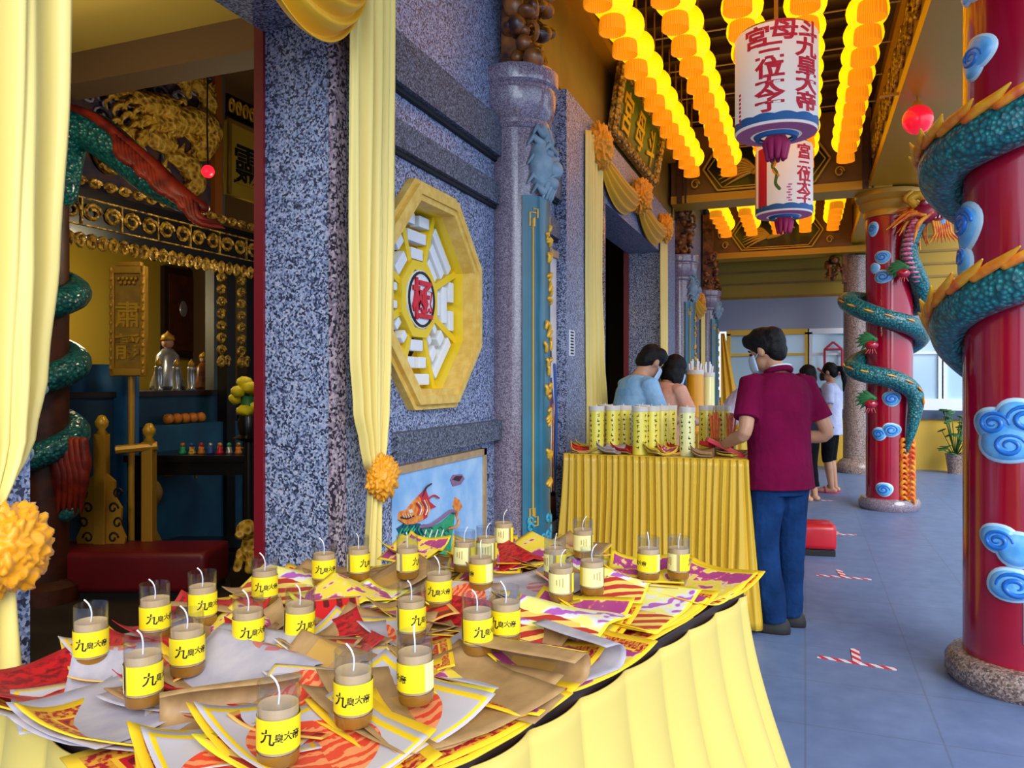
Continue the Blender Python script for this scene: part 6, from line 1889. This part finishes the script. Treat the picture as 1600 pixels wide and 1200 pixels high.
# red lamp near the dragon's head
p = ond(325, 268, 5.2)
t = thing('red_globe_lamp', 'tiny glowing red lamp by the gold relief panel inside the hall', 'lamp', p)
bm = BM(); ell(bm, (0, 0, 0), .042, 14, 10); obj('globe', bm, mat('small_red_lamp', '#e01020', .3, emit='#ff1020', estr=2.2), t, True)
bm = BM(); tube(bm, [(0, 0, .04), (-.1, .1, .35), (-.12, .14, 4.42-p.z)], .006, 6); obj('cord', bm, M['black'], t)
# grey post and yellow character board on the right
p = onx(345, 200, -4.2)
p = onx(343, 200, -5.0); bm = BM(); box2(bm, (-5.1, p.y-.07, 0), (-5.0, p.y+.07, 4.4)); struct('trim_20', bm, mat('grey_post', '#6c6a66', .6))
q0, q1 = onx(356, 190, -4.95), onx(420, 315, -4.95)
t = thing('character_board', 'yellow board with one large black character, beside the red door post', 'board', (-4.95, (q0.y+q1.y)/2, q1.z))
bm = BM(); box2(bm, (-5.0, q0.y, q1.z-.05), (-4.95, q1.y+.1, q0.z+.02)); bb = obj('board', bm, M['hall_yellow'], t, world=True)
bm = BM(); box2(bm, (-4.96, q0.y, q0.z+.0), (-4.93, q1.y+.1, q0.z+.03)); box2(bm, (-4.96, q0.y, q1.z-.05), (-4.93, q0.y+.03, q0.z)); obj('frame', bm, M['gold_dull'], t, world=True)
c_ = onx(389, 262, -4.94)
bm = text_bm('靈', .42, .004, .012); bm.transform(plane_frame((-4.948, c_.y, c_.z), (0, 1, 0), (0, 0, 1))); obj('character', bm, M['black_ink'], bb, world=True)
q2, q3 = onx(358, 155, -4.95), onx(420, 190, -4.95)
t = thing('carved_fret_panel', 'small gold pierced fret panel above the character board', 'panel', (-4.95, (q2.y+q3.y)/2, q3.z))
bm = BM(); box2(bm, (-4.99, q2.y, q0.z+.06), (-4.97, q3.y+.1, q2.z+.06)); obj('backing', bm, M['black_lacquer'], t, world=True)
bm = BM(); fret_row(bm, -4.96, q2.y, q3.y+.1, q0.z+.07, q2.z+.05, 7, 0, .012); obj('fretwork', bm, M['gold_bright'], t, True, world=True)

# placard on a pole
p = ond(203, 600, 5.35)
t = thing('placard', 'golden upright placard with two raised characters on a pole', 'placard', (p.x, p.y, 0), TH)
k = 5.35/1200
zb, zt = 1.4+(595-588)*k, 1.4+(595-416)*k
bm = BM(); box(bm, (0, 0, (zb+zt)/2), (.235, .05, zt-zb), bev=.01); b_ = obj('board', bm, mat('placard_field', rough=.5, fn=vary('#9a7020', '#b4882a', 14, 2)), t)
bm = BM()
for c_, s_ in (((-.105, -.03, (zb+zt)/2), (.03, .03, zt-zb)), ((.105, -.03, (zb+zt)/2), (.03, .03, zt-zb)), ((0, -.03, zt-.03), (.23, .03, .05)), ((0, -.03, zb+.03), (.23, .03, .05)), ((0, 0, zt+.015), (.17, .04, .03))): box(bm, c_, s_, bev=.006)
for q in range(24): ell(bm, (.11*(-1)**q, -.045, zb+.03+(zt-zb-.06)*q/23), (.014, .012, .02), 8, 5)
for q in range(9): ell(bm, (-.06+.015*q, -.04, zt-.09-.03*(q % 2)), (.014, .012, .016), 8, 5)
obj('ornate_frame', bm, M['gold'], b_, True)
for ch, zz in (('肅', .56), ('靜', .27)):
    bm = text_bm(ch, .19, .008, .012); bm.transform(Matrix.Translation((0, -.026, zb+(zt-zb)*zz)) @ Matrix.Rotation(R(90), 4, 'X')); obj('character', bm, M['gold_bright'], b_)
bm = BM(); tube(bm, [(0, .02, .02), (0, .02, zb+.02)], .022, 10); lathe(bm, [(0, 0), (.12, 0), (.12, .03), (.03, .06), (0, .06)], (0, .02, 0), seg=20); obj('pole', bm, M['gold'], t, 40)
# gold scrollwork gate post
def scroll_panel(bm, sx, z0, z1):
    out = [(.0, z0), (.155, z0), (.16, z0+.12), (.12, z0+.2), (.135, z0+.3), (.10, z0+.38), (.11, z0+.5), (.06, z0+.58), (.065, z0+.68), (.0, z1)]
    prism(bm, [(sx*(.03+a), b) for a, b in out], -.012, .012, plane_frame((0, 0, 0), (1, 0, 0), (0, 0, 1)))
def gate_post(px, dd, zt, lab, panel=True):
    p = ond(px, 600, dd)
    t = thing('gate_post', lab, 'post', (p.x, p.y, 0), TH)
    bm = BM(); box(bm, (0, 0, zt/2), (.075, .075, zt), bev=.006); obj('shaft', bm, M['gold'], t)
    bm = BM(); lathe(bm, [(0, zt), (.04, zt), (.02, zt+.03), (.04, zt+.055), (.043, zt+.085), (.02, zt+.125), (0, zt+.13)], seg=18); obj('finial', bm, M['gold_bright'], t, True)
    if panel:
        for s in (-1, 1):
            bm = BM(); scroll_panel(bm, s, .04, .78); pn = obj('scroll_panel', bm, M['gold'], t)
            for q in range(6):
                bm = BM()
                c_ = Vector((s*(.085+.03*(q % 2)), -.016, .14+q*.1))
                tube(bm, [c_+Vector((s*.036*math.cos(a)*(1-a/9), 0, .042*math.sin(a)*(1-a/9))) for a in [i*.6 for i in range(12)]], .007, 5)
                obj('scroll', bm, M['wood_dark'], pn, True)
    return t
gate_post(159, 5.2, 1.06-.02, 'gold gate post with pierced scroll panels on both sides, before the blue cloth')
gate_post(233, 5.3, .98, 'gold gate post with round finial, right of the placard pole', False)
p0, p1 = ond(181, 600, 5.22), ond(246, 600, 5.3)
bm = BM(); tube(bm, [(p0.x, p0.y, .93), (p1.x, p1.y, .95)], .03, 8); tag(obj('gate_rail', bm, M['gold']), 'short gold rail joining the two gate posts', 'rail')
# dark table with figurines
p = ond(318, 600, 5.75); k = 5.5/1200
t = thing('dark_side_table', 'dark lacquer table holding small coloured figurines, inside the hall', 'table', (p.x, p.y, 0), TH)
bm = BM(); box(bm, (0, 0, .84), (.95, .5, .05), bev=.006); box(bm, (0, -.2, .77), (.88, .03, .1)); obj('table_top', bm, M['black_lacquer'], t)
for sx in (-1, 1):
    for sy in (-1, 1): bm = BM(); box(bm, (sx*.42, sy*.2, .41), (.07, .07, .82), bev=.006); obj('leg', bm, M['black_lacquer'], t)
bm = BM(); box(bm, (0, 0, .18), (.86, .42, .03)); obj('shelf', bm, M['black_lacquer'], t)
bm = BM(); 
for s in (1,): tube(bm, catmull([Vector((-.3, -.26, .74)), Vector((-.22, -.26, .6)), Vector((-.3, -.26, .42)), Vector((-.22, -.26, .2)), Vector((-.32, -.26, .03))], 6), lerp_list([.02, .035, .03, .04, .025], 25), 8, 0, True)
obj('scroll_bracket', bm, M['gold_dull'], t, True)
FC = [KC[0], M['relief_gold'], M['fruit_orange'], DC[0], M['packet_red'], M['silver'], KC[2]]
for q in range(8):
    a = -.1+.068*q
    x = p.x+RGT.x*a-FWD.x*.13; y = p.y+RGT.y*a-FWD.y*.13
    t = thing('figurine', 'small %s figurine on the dark table, %s from the left' % (('green', 'gold', 'orange', 'blue', 'red', 'grey', 'yellow', 'teal')[q], ORD[q]), 'figurine', (x, y, .866), TH, 'figurines on the dark table')
    bm = BM(); lathe(bm, [(0, 0), (.026, 0), (.028, .012), (.018, .03), (.02, .05), (0, .056)], seg=12); obj('body', bm, FC[q % 7], t, True)
    bm = BM(); ell(bm, (0, 0, .066), .016, 10, 7); obj('head', bm, FC[(q+2) % 7], t, True)
# blue cloth screen at the left
p = ond(150, 600, 5.6)
t = thing('blue_hanging', 'plain blue cloth hanging behind the gold gate post', 'hanging', (p.x, p.y, 0), TH)
def f(u, v): return Vector(((u-.5)*.62, .012*math.sin(u*20), 1.52-1.5*v))
bm = BM(); grid(bm, f, 30, 8); solid(obj('cloth', bm, mat('blue_hanging_cloth', rough=.6, fn=vary('#1c5490', '#26689f', 3, 2)), t, True), .004)
# yellow chrysanthemums in a vase, white card
p = ond(389, 600, 5.0)
M['mum'] = mat('yellow_petals', '#f0d81c', .5)
t = thing('flower_vase', 'vase of yellow chrysanthemums on a stand beside the red door post', 'flowers', (p.x, p.y, 0))
bm = BM(); lathe(bm, [(0, 0), (.12, 0), (.12, .03), (.03, .05), (.03, 1.0), (.1, 1.03), (.06, 1.05), (.075, 1.12), (.05, 1.2), (0, 1.2)], seg=18); obj('vase_on_stand', bm, M['black_lacquer'], t, 40)
rn = random.Random(2)
for q in range(13):
    c_ = Vector(((rn.random()-.5)*.2, (rn.random()-.5)*.16, 1.2+.26*rn.random()))
    bm = BM(); ell(bm, c_, (.05, .05, .036), 12, 8)
    for v in bm.verts: v.co += (v.co-c_).normalized()*.014*noise.noise(v.co*60)
    obj('bloom', bm, M['mum'], t, True)
bm = BM()
for q in range(9): c_ = Vector(((rn.random()-.5)*.22, (rn.random()-.5)*.18, 1.16+.2*rn.random())); ell(bm, c_, (.05, .02, .03), 8, 6)
tube(bm, [(0, 0, 1.15), (0, 0, 1.3)], .05, 8)
obj('leaves', bm, M['cactus_green'], t, True)
# long red kneeling bench in the hall
p = ond(192, 600, 5.0)
t = thing('kneeling_bench', 'long dark red kneeling bench on the hall floor inside the near doorway', 'bench', (p.x, p.y, 0), TH)
M['bench_red'] = mat('dark_red_vinyl', rough=.4, fn=vary('#6c0e16', '#7c121c', 4, 2))
bm = BM(); box(bm, (0, .12, .17), (1.15, .42, .26), bev=.04); obj('cushion', bm, M['bench_red'], t, True)
bm = BM(); box(bm, (0, .12, .02), (1.1, .38, .04)); obj('plinth', bm, M['black'], t)
# small gold ornament and dark stool near the red post
p = ond(396, 600, 4.9)
t = thing('lion_ornament', 'small dark gold guardian ornament on the hall floor by the red post', 'ornament', (p.x, p.y, 0))
bm = BM(); box(bm, (0, 0, .11), (.2, .2, .22), bev=.01); obj('pedestal', bm, M['wood_dark'], t)
bm = BM(); ell(bm, (0, 0, .33), (.07, .09, .12)); ell(bm, (0, -.06, .46), (.065, .07, .065)); ell(bm, (0, -.12, .44), (.035, .035, .03)); tube(bm, [(.04, -.07, .32), (.045, -.09, .22)], [.025, .03], 8, 0, True); tube(bm, [(-.04, -.07, .32), (-.045, -.09, .22)], [.025, .03], 8, 0, True); obj('lion', bm, M['relief_gold'], t, True)
